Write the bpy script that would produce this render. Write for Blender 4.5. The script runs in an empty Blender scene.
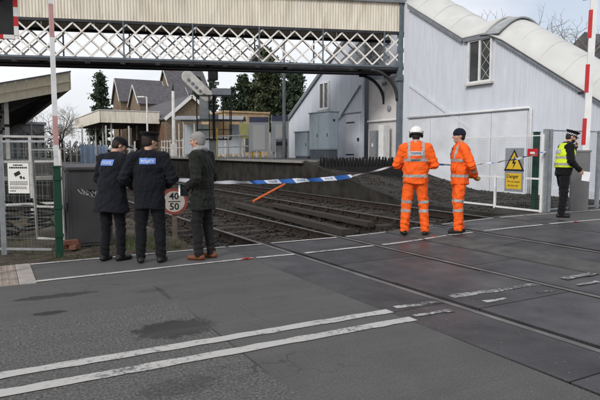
import bpy, bmesh, math, random
import numpy as np
from mathutils import Vector, Matrix, noise as mnoise
from mathutils.bvhtree import BVHTree

S = bpy.context.scene
COL = S.collection
PI = math.pi
R = math.radians

# World axes: +X runs along the road, +Y along the railway (away from the crossing), metres.
# ------------------------------------------------------------------ camera
CAM_H = 1.47
cam_d = bpy.data.cameras.new('camera')
cam = bpy.data.objects.new('camera', cam_d); COL.objects.link(cam)
cam_d.sensor_width = 36.0
cam_d.lens = 36.0 * 560.0 / 600.0
cam_d.clip_start = 0.05
cam_d.clip_end = 2000.0
cam.location = (0, 0, CAM_H)
cam.rotation_euler = (PI/2 - math.atan(48/560), 0, R(61 - 90))
S.camera = cam

# ------------------------------------------------------------------ world and sun (thin bright overcast)
SUN_EL, SUN_HEAD = R(33), R(209)      # heading of the sun seen from the scene (from +X, counter-clockwise)
W = bpy.data.worlds.new('World'); S.world = W; W.use_nodes = True
nt = W.node_tree; nt.nodes.clear()
o_ = nt.nodes.new('ShaderNodeOutputWorld'); bg = nt.nodes.new('ShaderNodeBackground')
sky = nt.nodes.new('ShaderNodeTexSky'); sky.sky_type = 'NISHITA'; sky.sun_disc = False
sky.sun_elevation = SUN_EL; sky.sun_rotation = PI/2 - SUN_HEAD
sky.air_density = 1.0; sky.dust_density = 2.0; sky.ozone_density = 1.0
tc = nt.nodes.new('ShaderNodeTexCoord')
mp = nt.nodes.new('ShaderNodeMapping'); mp.inputs['Scale'].default_value = (1.0, 1.0, 2.6)
nz = nt.nodes.new('ShaderNodeTexNoise'); nz.inputs['Scale'].default_value = 1.7
nz.inputs['Detail'].default_value = 6.0; nz.inputs['Roughness'].default_value = 0.5; nz.inputs['Distortion'].default_value = 0.4
rp = nt.nodes.new('ShaderNodeValToRGB')
rp.color_ramp.elements[0].position = 0.38; rp.color_ramp.elements[0].color = (0.45, 0.45, 0.45, 1)
rp.color_ramp.elements[1].position = 0.60; rp.color_ramp.elements[1].color = (0.97, 0.97, 0.97, 1)
mx = nt.nodes.new('ShaderNodeMix'); mx.data_type = 'RGBA'
mx.inputs['B'].default_value = (9.2, 9.35, 9.8, 1)        # lit cloud sheet
L = nt.links
L.new(tc.outputs['Generated'], mp.inputs['Vector']); L.new(mp.outputs['Vector'], nz.inputs['Vector'])
L.new(nz.outputs['Fac'], rp.inputs['Fac']); L.new(rp.outputs['Color'], mx.inputs['Factor'])
L.new(sky.outputs['Color'], mx.inputs['A']); L.new(mx.outputs['Result'], bg.inputs['Color'])
bg.inputs['Strength'].default_value = 0.1
L.new(bg.outputs['Background'], o_.inputs['Surface'])

sun_d = bpy.data.lights.new('sun', 'SUN'); sun = bpy.data.objects.new('sun', sun_d); COL.objects.link(sun)
sun_d.energy = 1.7; sun_d.angle = R(16); sun_d.color = (1.0, 0.96, 0.9)
sd = Vector((math.cos(SUN_EL)*math.cos(SUN_HEAD), math.cos(SUN_EL)*math.sin(SUN_HEAD), math.sin(SUN_EL)))
sun.rotation_euler = (-sd).to_track_quat('-Z', 'Y').to_euler()
sun.location = (0, 0, 30)

S.view_settings.view_transform = 'Standard'; S.view_settings.look = 'None'
S.view_settings.exposure = 0.13; S.view_settings.gamma = 1.0; S.view_settings.use_curve_mapping = False
S.cycles.use_denoising = True
S.cycles.max_bounces = 6

# ------------------------------------------------------------------ helpers
def tag(o, label=None, cat=None, group=None, kind=None):
    if label: o['label'] = label
    if cat: o['category'] = cat
    if group: o['group'] = group
    if kind: o['kind'] = kind
    return o

def empty(name, loc=(0, 0, 0), rz=0.0, label=None, cat=None, group=None, kind=None):
    o = bpy.data.objects.new(name, None); COL.objects.link(o)
    o.location = loc; o.rotation_euler = (0, 0, rz); o.empty_display_size = .2
    return tag(o, label, cat, group, kind)

def link(name, me, mat=None, parent=None):
    o = bpy.data.objects.new(name, me); COL.objects.link(o)
    if mat is not None and not me.materials:
        me.materials.append(mat)
    if parent is not None: o.parent = parent
    return o

class MB:
    """collects geometry; build() links it as one mesh object"""
    def __init__(s): s.v = []; s.f = []; s.m = []; s.mi = 0
    def _add(s, vs, fs):
        n = len(s.v); s.v += [tuple(v) for v in vs]
        for f in fs: s.f.append(tuple(n + i for i in f)); s.m.append(s.mi)
        return s
    def hexa(s, p):      # 8 points: bottom 4 ccw, top 4 ccw
        return s._add(p, [(3,2,1,0), (4,5,6,7), (0,1,5,4), (1,2,6,5), (2,3,7,6), (3,0,4,7)])
    def box(s, x0, x1, y0, y1, z0, z1):
        return s.hexa([(x0,y0,z0),(x1,y0,z0),(x1,y1,z0),(x0,y1,z0),(x0,y0,z1),(x1,y0,z1),(x1,y1,z1),(x0,y1,z1)])
    def bar(s, p, q, w, h=None, up=(0,0,1)):
        h = h or w; p = Vector(p); q = Vector(q); d = (q-p).normalized(); up = Vector(up)
        if abs(d.dot(up)) > .98: up = Vector((0,1,0)) if abs(d.y) < .9 else Vector((1,0,0))
        a = d.cross(up).normalized()*w/2; b = a.cross(d).normalized()*h/2
        return s.hexa([p-a-b, p+a-b, q+a-b, q-a-b, p-a+b, p+a+b, q+a+b, q-a+b])
    def tube(s, pts, r, n=8, cap=True):
        pts = [Vector(p) for p in pts]; rs = r if isinstance(r, (list, tuple)) else [r]*len(pts)
        rings = []; ref = None
        for i, p in enumerate(pts):
            t = (pts[min(i+1, len(pts)-1)] - pts[max(i-1, 0)]).normalized()
            if ref is None or abs(ref.dot(t)) > .95:
                ref = Vector((0,0,1)) if abs(t.z) < .9 else Vector((1,0,0))
            a = t.cross(ref).normalized(); b = a.cross(t).normalized(); ref = b
            rings.append([p + (a*math.cos(2*PI*k/n) + b*math.sin(2*PI*k/n))*rs[i] for k in range(n)])
        vs = [v for g in rings for v in g]; fs = []
        for i in range(len(pts)-1):
            for k in range(n):
                fs.append((i*n+k, i*n+(k+1)%n, (i+1)*n+(k+1)%n, (i+1)*n+k))
        if cap: fs += [tuple(reversed(range(n))), tuple(range((len(pts)-1)*n, len(pts)*n))]
        return s._add(vs, fs)
    def lathe(s, prof, c=(0,0,0), n=20, sx=1, sy=1):
        vs = []; fs = []; m = len(prof)
        for r, z in prof:
            for k in range(n):
                a = 2*PI*k/n; vs.append((c[0]+r*sx*math.cos(a), c[1]+r*sy*math.sin(a), c[2]+z))
        for i in range(m-1):
            for k in range(n): fs.append((i*n+k, i*n+(k+1)%n, (i+1)*n+(k+1)%n, (i+1)*n+k))
        fs += [tuple(reversed(range(n))), tuple(range((m-1)*n, m*n))]
        return s._add(vs, fs)
    def sweep(s, prof, path, closed=True):
        """prof: list of (a,z) laid across; path: list of functions/points giving ring vertices -> rings given directly"""
        raise NotImplementedError
    def rings(s, rings, closed=True, cap=True):
        n = len(rings[0]); vs = [v for g in rings for v in g]; fs = []
        for i in range(len(rings)-1):
            for k in range(n if closed else n-1):
                fs.append((i*n+k, i*n+(k+1)%n, (i+1)*n+(k+1)%n, (i+1)*n+k))
        if cap and closed: fs += [tuple(reversed(range(n))), tuple(range((len(rings)-1)*n, len(rings)*n))]
        return s._add(vs, fs)
    def prism(s, poly, a0, a1, axis='x'):
        """poly: list of 2-D points; extruded along axis between a0 and a1"""
        def P(a, p):
            return {'x': (a, p[0], p[1]), 'y': (p[0], a, p[1]), 'z': (p[0], p[1], a)}[axis]
        return s.rings([[P(a0, p) for p in poly], [P(a1, p) for p in poly]])
    def mesh(s, name, mats, smooth=False, bevel=0.0, recalc=True):
        me = bpy.data.meshes.new(name); me.from_pydata(s.v, [], s.f)
        for m in (mats if isinstance(mats, (list, tuple)) else [mats]): me.materials.append(m)
        if any(s.m): me.polygons.foreach_set('material_index', s.m)
        if recalc or bevel:
            bm = bmesh.new(); bm.from_mesh(me)
            if recalc: bmesh.ops.recalc_face_normals(bm, faces=bm.faces)
            if bevel:
                es = [e for e in bm.edges if len(e.link_faces) == 2 and e.calc_face_angle(0) > .5]
                bmesh.ops.bevel(bm, geom=es, offset=bevel, segments=2, profile=.7, affect='EDGES', clamp_overlap=True)
            bm.to_mesh(me); bm.free()
        if smooth: me.polygons.foreach_set('use_smooth', [True]*len(me.polygons))
        me.update(); return me
    def build(s, name, mats, parent=None, smooth=False, bevel=0.0, label=None, cat=None, group=None, kind=None, recalc=True):
        o = link(name, s.mesh(name, mats, smooth, bevel, recalc), None, parent)
        return tag(o, label, cat, group, kind)

def text_mesh(txt, size, font_bold=False, align='CENTER'):
    cu = bpy.data.curves.new('lettering', 'FONT'); cu.body = txt; cu.size = size
    cu.align_x = align; cu.align_y = 'CENTER'; cu.resolution_u = 2
    if font_bold: cu.offset = size*.018
    ob = bpy.data.objects.new('lettering_tmp', cu); COL.objects.link(ob)
    dg = bpy.context.evaluated_depsgraph_get()
    me = bpy.data.meshes.new_from_object(ob.evaluated_get(dg))
    bpy.data.objects.remove(ob); bpy.data.curves.remove(cu)
    me.materials.clear()
    return me

def put_text(name, txt, size, M, mat, parent, bold=False):
    me = text_mesh(txt, size, bold); me.transform(M)
    return link(name, me, mat, parent)

def face_mat(c, right, up):
    """matrix mapping text XY plane to a plane at c with given right/up"""
    r = Vector(right).normalized(); u = Vector(up).normalized(); n = r.cross(u)
    M = Matrix((r, u, n)).transposed().to_4x4(); M.translation = Vector(c); return M

# ------------------------------------------------------------------ materials
def new_mat(name):
    m = bpy.data.materials.new(name); m.use_nodes = True
    n = m.node_tree.nodes; b = n['Principled BSDF']; return m, n, m.node_tree.links, b

def mat(name, col, rough=.7, var=.12, scale=6.0, bump=.0, bscale=60.0, metal=0.0, dirt=None, dscale=1.5, damt=.5, stretch=None, spec=.3, bdist=.01):
    """procedural paint/stone/cloth: base colour with noise variation, an optional dirt layer, fine relief"""
    m, n, l, b = new_mat(name)
    t = n.new('ShaderNodeTexCoord'); v = t.outputs['Object']
    if stretch:
        mp = n.new('ShaderNodeMapping'); mp.inputs['Scale'].default_value = stretch; l.new(v, mp.inputs['Vector']); v = mp.outputs['Vector']
    a = n.new('ShaderNodeTexNoise'); a.inputs['Scale'].default_value = scale; a.inputs['Detail'].default_value = 5; l.new(v, a.inputs['Vector'])
    r = n.new('ShaderNodeValToRGB'); lo = 1 - var*1.6; hi = 1 + var*1.2
    r.color_ramp.elements[0].position = .3; r.color_ramp.elements[1].position = .72
    r.color_ramp.elements[0].color = (*[c*lo for c in col], 1); r.color_ramp.elements[1].color = (*[min(c*hi, .95) for c in col], 1)
    l.new(a.outputs['Fac'], r.inputs['Fac']); out = r.outputs['Color']
    if dirt:
        d = n.new('ShaderNodeTexNoise'); d.inputs['Scale'].default_value = dscale; d.inputs['Detail'].default_value = 8; d.inputs['Roughness'].default_value = .65; l.new(v, d.inputs['Vector'])
        rr = n.new('ShaderNodeValToRGB'); rr.color_ramp.elements[0].position = .48; rr.color_ramp.elements[1].position = .68
        rr.color_ramp.elements[0].color = (0, 0, 0, 1); rr.color_ramp.elements[1].color = (damt, damt, damt, 1)
        l.new(d.outputs['Fac'], rr.inputs['Fac'])
        x = n.new('ShaderNodeMix'); x.data_type = 'RGBA'; x.inputs['B'].default_value = (*dirt, 1)
        l.new(rr.outputs['Color'], x.inputs['Factor']); l.new(out, x.inputs['A']); out = x.outputs['Result']
    l.new(out, b.inputs['Base Color'])
    b.inputs['Roughness'].default_value = rough; b.inputs['Metallic'].default_value = metal
    b.inputs['Specular IOR Level'].default_value = spec
    if bump:
        q = n.new('ShaderNodeTexNoise'); q.inputs['Scale'].default_value = bscale; q.inputs['Detail'].default_value = 4; l.new(v, q.inputs['Vector'])
        bb = n.new('ShaderNodeBump'); bb.inputs['Strength'].default_value = bump; bb.inputs['Distance'].default_value = bdist
        l.new(q.outputs['Fac'], bb.inputs['Height']); l.new(bb.outputs['Normal'], b.inputs['Normal'])
    return m

def asphalt_mat():
    m, n, l, b = new_mat('asphalt')
    t = n.new('ShaderNodeTexCoord'); v = t.outputs['Object']
    def noise(sc, det=4, ro=.5, vec=v):
        a = n.new('ShaderNodeTexNoise'); a.inputs['Scale'].default_value = sc; a.inputs['Detail'].default_value = det; a.inputs['Roughness'].default_value = ro
        l.new(vec, a.inputs['Vector']); return a.outputs['Fac']
    def ramp(fac, p0, p1, c0, c1):
        r = n.new('ShaderNodeValToRGB'); r.color_ramp.elements[0].position = p0; r.color_ramp.elements[1].position = p1
        r.color_ramp.elements[0].color = (*c0, 1); r.color_ramp.elements[1].color = (*c1, 1); l.new(fac, r.inputs['Fac']); return r.outputs['Color']
    def mix(f, a, bcol):
        x = n.new('ShaderNodeMix'); x.data_type = 'RGBA'
        if isinstance(f, float): x.inputs['Factor'].default_value = f
        else: l.new(f, x.inputs['Factor'])
        for s, c in (('A', a), ('B', bcol)):
            if isinstance(c, tuple): x.inputs[s].default_value = (*c, 1)
            else: l.new(c, x.inputs[s])
        return x.outputs['Result']
    def math_(op, a, bb=None):
        q = n.new('ShaderNodeMath'); q.operation = op; q.use_clamp = False
        for i, c in enumerate((a, bb)):
            if c is None: continue
            if isinstance(c, (int, float)): q.inputs[i].default_value = c
            else: l.new(c, q.inputs[i])
        return q.outputs[0]
    sx = n.new('ShaderNodeSeparateXYZ'); l.new(v, sx.inputs['Vector']); X, Y = sx.outputs['X'], sx.outputs['Y']
    big = noise(.55, 5, .6); fine = noise(62, 4, .75); mid = noise(9, 5, .6)
    new = mix(ramp(fine, .36, .64, (0,0,0), (1,1,1)), (.058,.0565,.055), (.122,.119,.114))
    blot = noise(2.3, 6, .65); new = mix(ramp(blot, .42, .66, (0,0,0), (.45,.45,.45)), new, (.062,.06,.059))
    new = mix(ramp(big, .35, .7, (0,0,0), (.4,.4,.4)), new, (.068,.066,.065))
    vo = n.new('ShaderNodeTexVoronoi'); vo.inputs['Scale'].default_value = 75; l.new(v, vo.inputs['Vector'])
    agg = noise(48, 5, .8); old = mix(ramp(agg, .42, .66, (0,0,0), (1,1,1)), (.040,.038,.036), (.23,.223,.21))
    old = mix(ramp(mid, .35, .7, (0,0,0), (.5,.5,.5)), old, (.068,.066,.063))
    seam = math_('ADD', X, math_('MULTIPLY', math_('SUBTRACT', big, .5), .15))
    isold = math_('LESS_THAN', seam, 1.57)
    # newer surface again along the far side of the lane on the left (laid with the crossing)
    lane = math_('GREATER_THAN', math_('ADD', Y, math_('MULTIPLY', math_('SUBTRACT', mid, .5), .9)), 5.35)
    blend = math_('MULTIPLY', isold, math_('SUBTRACT', 1.0, math_('MULTIPLY', lane, .72)))
    base = mix(blend, new, old)
    # dark worn patches and cracks
    def blob(cx, cy, rx, ry, ns=4.0, amp=1.3):
        q = noise(ns*2.2, 9, .78)
        dx = math_('POWER', math_('ABSOLUTE', math_('DIVIDE', math_('SUBTRACT', X, cx), rx)), 2.0)
        dy = math_('POWER', math_('ABSOLUTE', math_('DIVIDE', math_('SUBTRACT', Y, cy), ry)), 2.0)
        d = math_('ADD', math_('ADD', dx, dy), math_('MULTIPLY', math_('SUBTRACT', q, .5), amp*4))
        return ramp(d, .55, .92, (1,1,1), (0,0,0))
    for (cx, cy, rx, ry, amp, st) in ((1.30,4.50,.40,.27,.8,.9), (.56,6.13,.46,.10,1.0,.9), (.42,5.50,.17,.08,.8,.9), (1.54,5.75,.035,.38,.7,.55), (1.0,3.35,.3,.15,1.3,.4), (1.57,4.1,.012,1.1,.3,.7), (1.45,5.9,.2,.1,1.2,.35)):
        f = blob(cx, cy, rx, ry, 5.0, amp)
        base = mix(math_('MULTIPLY', f, st), base, (.020,.019,.019))
    # fine cracking in the old surface
    ve = n.new('ShaderNodeTexVoronoi'); ve.feature = 'DISTANCE_TO_EDGE'; ve.inputs['Scale'].default_value = 1.6
    wv = n.new('ShaderNodeVectorMath'); wv.operation = 'ADD'; nw = n.new('ShaderNodeTexNoise'); nw.inputs['Scale'].default_value = 3.5; nw.inputs['Detail'].default_value = 6; l.new(v, nw.inputs['Vector'])
    ws = n.new('ShaderNodeVectorMath'); ws.operation = 'SCALE'; ws.inputs['Scale'].default_value = .35; l.new(nw.outputs['Color'], ws.inputs[0]); l.new(v, wv.inputs[0]); l.new(ws.outputs['Vector'], wv.inputs[1]); l.new(wv.outputs['Vector'], ve.inputs['Vector'])
    ck = ramp(ve.outputs['Distance'], .004, .012, (1,1,1), (0,0,0)); cm_ = ramp(noise(.9, 3, .5), .5, .62, (0,0,0), (.6,.6,.6))
    base = mix(math_('MULTIPLY', ck, cm_), base, (.025,.024,.023))
    # tyre-track sheen / dust streaks along the road
    mp = n.new('ShaderNodeMapping'); mp.inputs['Scale'].default_value = (.15, 2.2, 1); l.new(v, mp.inputs['Vector'])
    st = noise(1.6, 4, .6, mp.outputs['Vector'])
    base = mix(ramp(st, .45, .8, (0,0,0), (.3,.3,.3)), base, (.145,.14,.134))
    sp = noise(60, 1, .5)
    base = mix(ramp(sp, .76, .79, (0,0,0), (.55,.55,.55)), base, (.22,.21,.2))
    l.new(base, b.inputs['Base Color'])
    rr = ramp(big, .3, .75, (.62,.62,.62), (.9,.9,.9)); l.new(rr, b.inputs['Roughness'])
    b.inputs['Specular IOR Level'].default_value = .35
    bp = n.new('ShaderNodeBump'); bp.inputs['Strength'].default_value = .55; bp.inputs['Distance'].default_value = .006
    h = math_('ADD', fine, math_('MULTIPLY', math_('MULTIPLY', agg, blend), 1.5))
    l.new(h, bp.inputs['Height']); l.new(bp.outputs['Normal'], b.inputs['Normal'])
    return m

def line_mat(name, worn=.45, col=(.52,.51,.48), under=(.085,.083,.08), wid=.16):
    m, n, l, b = new_mat(name)
    t = n.new('ShaderNodeTexCoord')
    a = n.new('ShaderNodeTexNoise'); a.inputs['Scale'].default_value = 21; a.inputs['Detail'].default_value = 9; a.inputs['Roughness'].default_value = .78
    l.new(t.outputs['Object'], a.inputs['Vector'])
    r = n.new('ShaderNodeValToRGB'); r.color_ramp.elements[0].position = worn; r.color_ramp.elements[1].position = worn+wid
    r.color_ramp.elements[0].color = (*under,1); r.color_ramp.elements[1].color = (*col, 1)
    lo = n.new('ShaderNodeTexNoise'); lo.inputs['Scale'].default_value = 1.7; lo.inputs['Detail'].default_value = 3; l.new(t.outputs['Object'], lo.inputs['Vector'])
    ad = n.new('ShaderNodeMath'); ad.operation = 'MULTIPLY_ADD'; ad.inputs[1].default_value = .55; l.new(lo.outputs['Fac'], ad.inputs[0])
    sb = n.new('ShaderNodeMath'); sb.operation = 'SUBTRACT'; sb.inputs[1].default_value = .275; l.new(a.outputs['Fac'], sb.inputs[0]); l.new(sb.outputs[0], ad.inputs[2])
    l.new(ad.outputs[0], r.inputs['Fac']); l.new(r.outputs['Color'], b.inputs['Base Color']); b.inputs['Roughness'].default_value = .75
    q = n.new('ShaderNodeBump'); q.inputs['Strength'].default_value = .3; q.inputs['Distance'].default_value = .004
    l.new(a.outputs['Fac'], q.inputs['Height']); l.new(q.outputs['Normal'], b.inputs['Normal'])
    return m

def rubber_mat():
    m, n, l, b = new_mat('crossing_rubber')
    t = n.new('ShaderNodeTexCoord'); v = t.outputs['Object']
    a = n.new('ShaderNodeTexNoise'); a.inputs['Scale'].default_value = 3; a.inputs['Detail'].default_value = 7; a.inputs['Roughness'].default_value = .65; l.new(v, a.inputs['Vector'])
    r = n.new('ShaderNodeValToRGB'); r.color_ramp.elements[0].position = .3; r.color_ramp.elements[1].position = .75
    r.color_ramp.elements[0].color = (.028,.026,.030,1); r.color_ramp.elements[1].color = (.062,.06,.062,1)
    l.new(a.outputs['Fac'], r.inputs['Fac'])
    oi = n.new('ShaderNodeObjectInfo'); hv = n.new('ShaderNodeHueSaturation')
    mr = n.new('ShaderNodeMapRange'); mr.inputs['To Min'].default_value = .8; mr.inputs['To Max'].default_value = 1.2
    l.new(oi.outputs['Random'], mr.inputs['Value']); l.new(mr.outputs['Result'], hv.inputs['Value']); l.new(r.outputs['Color'], hv.inputs['Color'])
    l.new(hv.outputs['Color'], b.inputs['Base Color'])
    r3 = n.new('ShaderNodeValToRGB'); r3.color_ramp.elements[0].position = .35; r3.color_ramp.elements[1].position = .65; r3.color_ramp.elements[0].color = (.36,.36,.36,1); r3.color_ramp.elements[1].color = (.66,.66,.66,1)
    a3 = n.new('ShaderNodeTexNoise'); a3.inputs['Scale'].default_value = 1.3; a3.inputs['Detail'].default_value = 5; l.new(v, a3.inputs['Vector']); l.new(a3.outputs['Fac'], r3.inputs['Fac']); l.new(r3.outputs['Color'], b.inputs['Roughness']); b.inputs['Specular IOR Level'].default_value = .35
    vo = n.new('ShaderNodeTexVoronoi'); vo.inputs['Scale'].default_value = 24; vo.inputs['Randomness'].default_value = 0.0; l.new(v, vo.inputs['Vector'])
    rr = n.new('ShaderNodeValToRGB'); rr.color_ramp.elements[0].position = .28; rr.color_ramp.elements[1].position = .42
    rr.color_ramp.elements[0].color = (1,1,1,1); rr.color_ramp.elements[1].color = (0,0,0,1); l.new(vo.outputs['Distance'], rr.inputs['Fac'])
    q = n.new('ShaderNodeBump'); q.inputs['Strength'].default_value = .6; q.inputs['Distance'].default_value = .006
    l.new(rr.outputs['Color'], q.inputs['Height']); l.new(q.outputs['Normal'], b.inputs['Normal'])
    return m

def glass_mat(name, col=(.02,.025,.03), rough=.06):
    m, n, l, b = new_mat(name); b.inputs['Base Color'].default_value = (*col, 1); b.inputs['Roughness'].default_value = rough
    b.inputs['Specular IOR Level'].default_value = .6; return m

M = {}
M['asphalt'] = asphalt_mat()
M['line'] = line_mat('road_paint', .31, (.44,.43,.41))
M['line_thin'] = line_mat('road_paint_edge', .33, (.48,.47,.45))
M['line_worn'] = line_mat('road_paint_worn', .43, (.44,.43,.41), (.042,.04,.043), .2)
M['rubber'] = rubber_mat()
M['infill'] = mat('asphalt_infill', (.085,.083,.08), .8, .2, 5, .4, 120, dirt=(.05,.05,.05))
M['ballast'] = mat('ballast_stone', (.036,.031,.026), .95, .5, 9, 1.0, 26, bdist=.05, dirt=(.02,.018,.017), dscale=2.2, damt=.8)
M['stone'] = mat('ballast_piece', (.048,.041,.035), .95, .45, 3.3, .5, 30)
M['rail_side'] = mat('rail_rust', (.030,.022,.018), .85, .3, 8, .3, 60)
M['rail_top'] = mat('rail_worn_steel', (.17,.165,.16), .5, .25, 3, metal=.5, dirt=(.08,.06,.05), dscale=2)
M['sleeper'] = mat('sleeper_timber', (.05,.043,.037), .9, .3, 5, .5, 30, stretch=(1, 8, 8))
M['earth'] = mat('earth', (.075,.06,.045), .95, .4, 4, .8, 30, bdist=.03, dirt=(.04,.05,.022), dscale=2.5, damt=.7)
M['platform'] = mat('platform_tarmac', (.13,.125,.12), .9, .2, 4, .3, 60, dirt=(.08,.08,.07))
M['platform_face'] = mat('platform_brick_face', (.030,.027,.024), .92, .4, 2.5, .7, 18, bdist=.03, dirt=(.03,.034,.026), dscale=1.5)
M['coping'] = mat('platform_coping', (.26,.25,.23), .9, .2, 5, .3, 40)
M['ramp'] = mat('ramp_surface', (.042,.038,.034), .95, .4, 3, .9, 26, bdist=.04, dirt=(.085,.08,.07), dscale=1.2, damt=.5)
M['kerb'] = mat('kerb_concrete', (.36,.33,.30), .9, .15, 8, .3, 80, dirt=(.2,.18,.15))
M['tactile'] = mat('tactile_slab', (.30,.25,.21), .9, .2, 8, .3, 80, dirt=(.15,.14,.12))
M['leaf_litter'] = mat('leaf_litter', (.10,.07,.045), .9, .5, 30)
M['clad'] = mat('painted_cladding', (.63,.665,.735), .65, .04, 3.0, .1, 30, dirt=(.52,.53,.56), dscale=.9, damt=.4, stretch=(1, 2.5, .35))
M['clad_low'] = mat('painted_board', (.68,.71,.765), .6, .05, 2.0, .1, 30, dirt=(.5,.5,.52), dscale=.8, damt=.5)
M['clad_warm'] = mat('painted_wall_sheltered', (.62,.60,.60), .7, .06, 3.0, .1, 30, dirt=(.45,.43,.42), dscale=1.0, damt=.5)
M['trim'] = mat('grey_trim', (.20,.22,.25), .6, .12, 5, .1, 30)
M['roof_sheet'] = mat('weathered_roof_sheet', (.58,.585,.565), .75, .07, 2.2, .1, 20, dirt=(.42,.42,.39), dscale=1.1, damt=.4)
M['trim_light'] = mat('flashing_grey', (.33,.35,.36), .6, .1, 5)
M['cream'] = mat('cream_sheet', (.74,.69,.59), .8, .08, 3, .1, 20, dirt=(.42,.36,.27), dscale=1.4, damt=.6, stretch=(2.2, 2.2, .35))
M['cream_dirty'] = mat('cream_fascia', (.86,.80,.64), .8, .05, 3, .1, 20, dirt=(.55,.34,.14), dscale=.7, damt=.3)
M['lattice'] = mat('lattice_paint', (.82,.80,.76), .6, .08, 6, .1, 30, dirt=(.42,.30,.2), dscale=3, damt=.5)
M['lattice_dark'] = mat('bridge_shaded_lattice', (.10,.10,.11), .6, .12, 6)
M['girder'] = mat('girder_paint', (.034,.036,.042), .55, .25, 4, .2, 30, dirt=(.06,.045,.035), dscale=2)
M['steel_blue'] = mat('column_paint', (.13,.16,.19), .5, .12, 5, .1, 30)
M['under_roof'] = mat('bridge_ceiling', (.16,.13,.10), .8, .2, 4)
M['cab_blue'] = mat('cabinet_blue_grey', (.215,.26,.30), .5, .06, 3, dirt=(.15,.18,.2), dscale=1.2, damt=.5)
M['cab_base'] = mat('cabinet_plinth', (.05,.06,.075), .7, .1, 4)
M['cab_dark'] = mat('cabinet_dark_grey', (.055,.055,.058), .5, .1, 3, dirt=(.08,.078,.075), dscale=2, damt=.5)
M['white'] = mat('white_paint', (.74,.75,.76), .5, .05, 5, dirt=(.5,.49,.46), dscale=3, damt=.4)
M['white_grubby'] = mat('white_paint_grubby', (.60,.59,.57), .6, .1, 5, dirt=(.36,.33,.3), dscale=3, damt=.6)
M['galv'] = mat('galvanised', (.30,.32,.34), .5, .12, 9, metal=.35)
M['wire'] = mat('fence_wire', (.17,.20,.19), .5, .1, 8, metal=.3)
M['green'] = mat('green_powder_coat', (.010,.050,.030), .45, .12, 5)
M['black'] = mat('black_plastic', (.014,.014,.015), .5, .2, 6)
M['red'] = mat('red_paint', (.50,.02,.025), .45, .1, 6)
M['red_faded'] = mat('red_band_faded', (.52,.30,.29), .5, .1, 6)
M['yellow'] = mat('sign_yellow', (.68,.45,.03), .45, .08, 6, dirt=(.4,.28,.08), dscale=7, damt=.4)
M['sign_white'] = mat('sign_white', (.72,.72,.70), .4, .06, 6, dirt=(.5,.48,.44), dscale=6, damt=.4)
M['ink'] = mat('sign_ink', (.015,.015,.018), .5, .05, 6)
M['blue'] = mat('tape_blue', (.035,.13,.42), .4, .08, 6)
M['tape_white'] = mat('tape_white', (.74,.77,.84), .4, .05, 6)
M['orange_rod'] = mat('orange_plastic', (.62,.13,.03), .5, .1, 6)
M['red_mark'] = mat('sprayed_mark', (.55,.06,.05), .8, .2, 30)
M['slate'] = mat('slate_roof', (.105,.10,.108), .7, .2, 3, .4, 12, bdist=.02)
M['brick'] = mat('far_brick', (.19,.145,.105), .9, .2, 6, .2, 20)
M['brick_red'] = mat('far_brick_red', (.22,.10,.06), .9, .2, 6)
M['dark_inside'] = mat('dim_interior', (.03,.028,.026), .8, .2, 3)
M['wood_tan'] = mat('tan_boarding', (.42,.30,.17), .8, .15, 3, .1, 20)
M['bark'] = mat('bark', (.07,.055,.045), .95, .3, 6, .5, 20)
M['bare'] = mat('bare_twig', (.20,.175,.155), .95, .25, 6)
def foliage(name, col):
    m, n, l, b = new_mat(name); g = n.new('ShaderNodeNewGeometry'); r = n.new('ShaderNodeValToRGB')
    r.color_ramp.elements[0].color = (*[c*.55 for c in col], 1); r.color_ramp.elements[1].color = (*[c*1.5 for c in col], 1)
    l.new(g.outputs['Random Per Island'], r.inputs['Fac']); l.new(r.outputs['Color'], b.inputs['Base Color'])
    b.inputs['Roughness'].default_value = .7; return m
M['conifer'] = foliage('conifer_foliage', (.03,.05,.026))
M['conifer2'] = foliage('conifer_foliage_olive', (.045,.06,.024))
M['hedge'] = foliage('hedge_foliage', (.10,.10,.075))
M['grass'] = foliage('grass_blade', (.07,.10,.03))
M['glass'] = glass_mat('window_glass', (.045,.05,.055), .08)
M['glass_pale'] = glass_mat('shelter_glass', (.42,.47,.52), .12)
M['far_grey'] = mat('far_building_grey', (.24,.25,.26), .8, .1, 1)
M['tarp'] = mat('blue_sheet', (.34,.43,.56), .6, .12, 2)
M['wood_post'] = mat('weathered_timber', (.15,.12,.095), .9, .2, 6, .3, 30)

def zg(x):
    """road level: the crossing climbs gently to the second track"""
    t = max(0., min(1., (x-5.3)/4.0)); t = t*t*(3-2*t); return .15*t
def rail_x(base, y):      # the first track eases slightly towards the far platform side
    return base - .02*(y-3) if base < 6 else base

# ================================================================== THE GROUND
g = MB(); xs = [-400,-60,-20,0,10,20,60,400]
def gz(x, y): return -.45
nx = len(xs); ys = [-400,-40,-8,0,20,60,120,700]
g._add([(x, y, -.45) for y in ys for x in xs], [(j*nx+i, j*nx+i+1, (j+1)*nx+i+1, (j+1)*nx+i) for j in range(len(ys)-1) for i in range(nx-1)])
g.build('ground', M['earth'], kind='structure', recalc=False)

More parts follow.
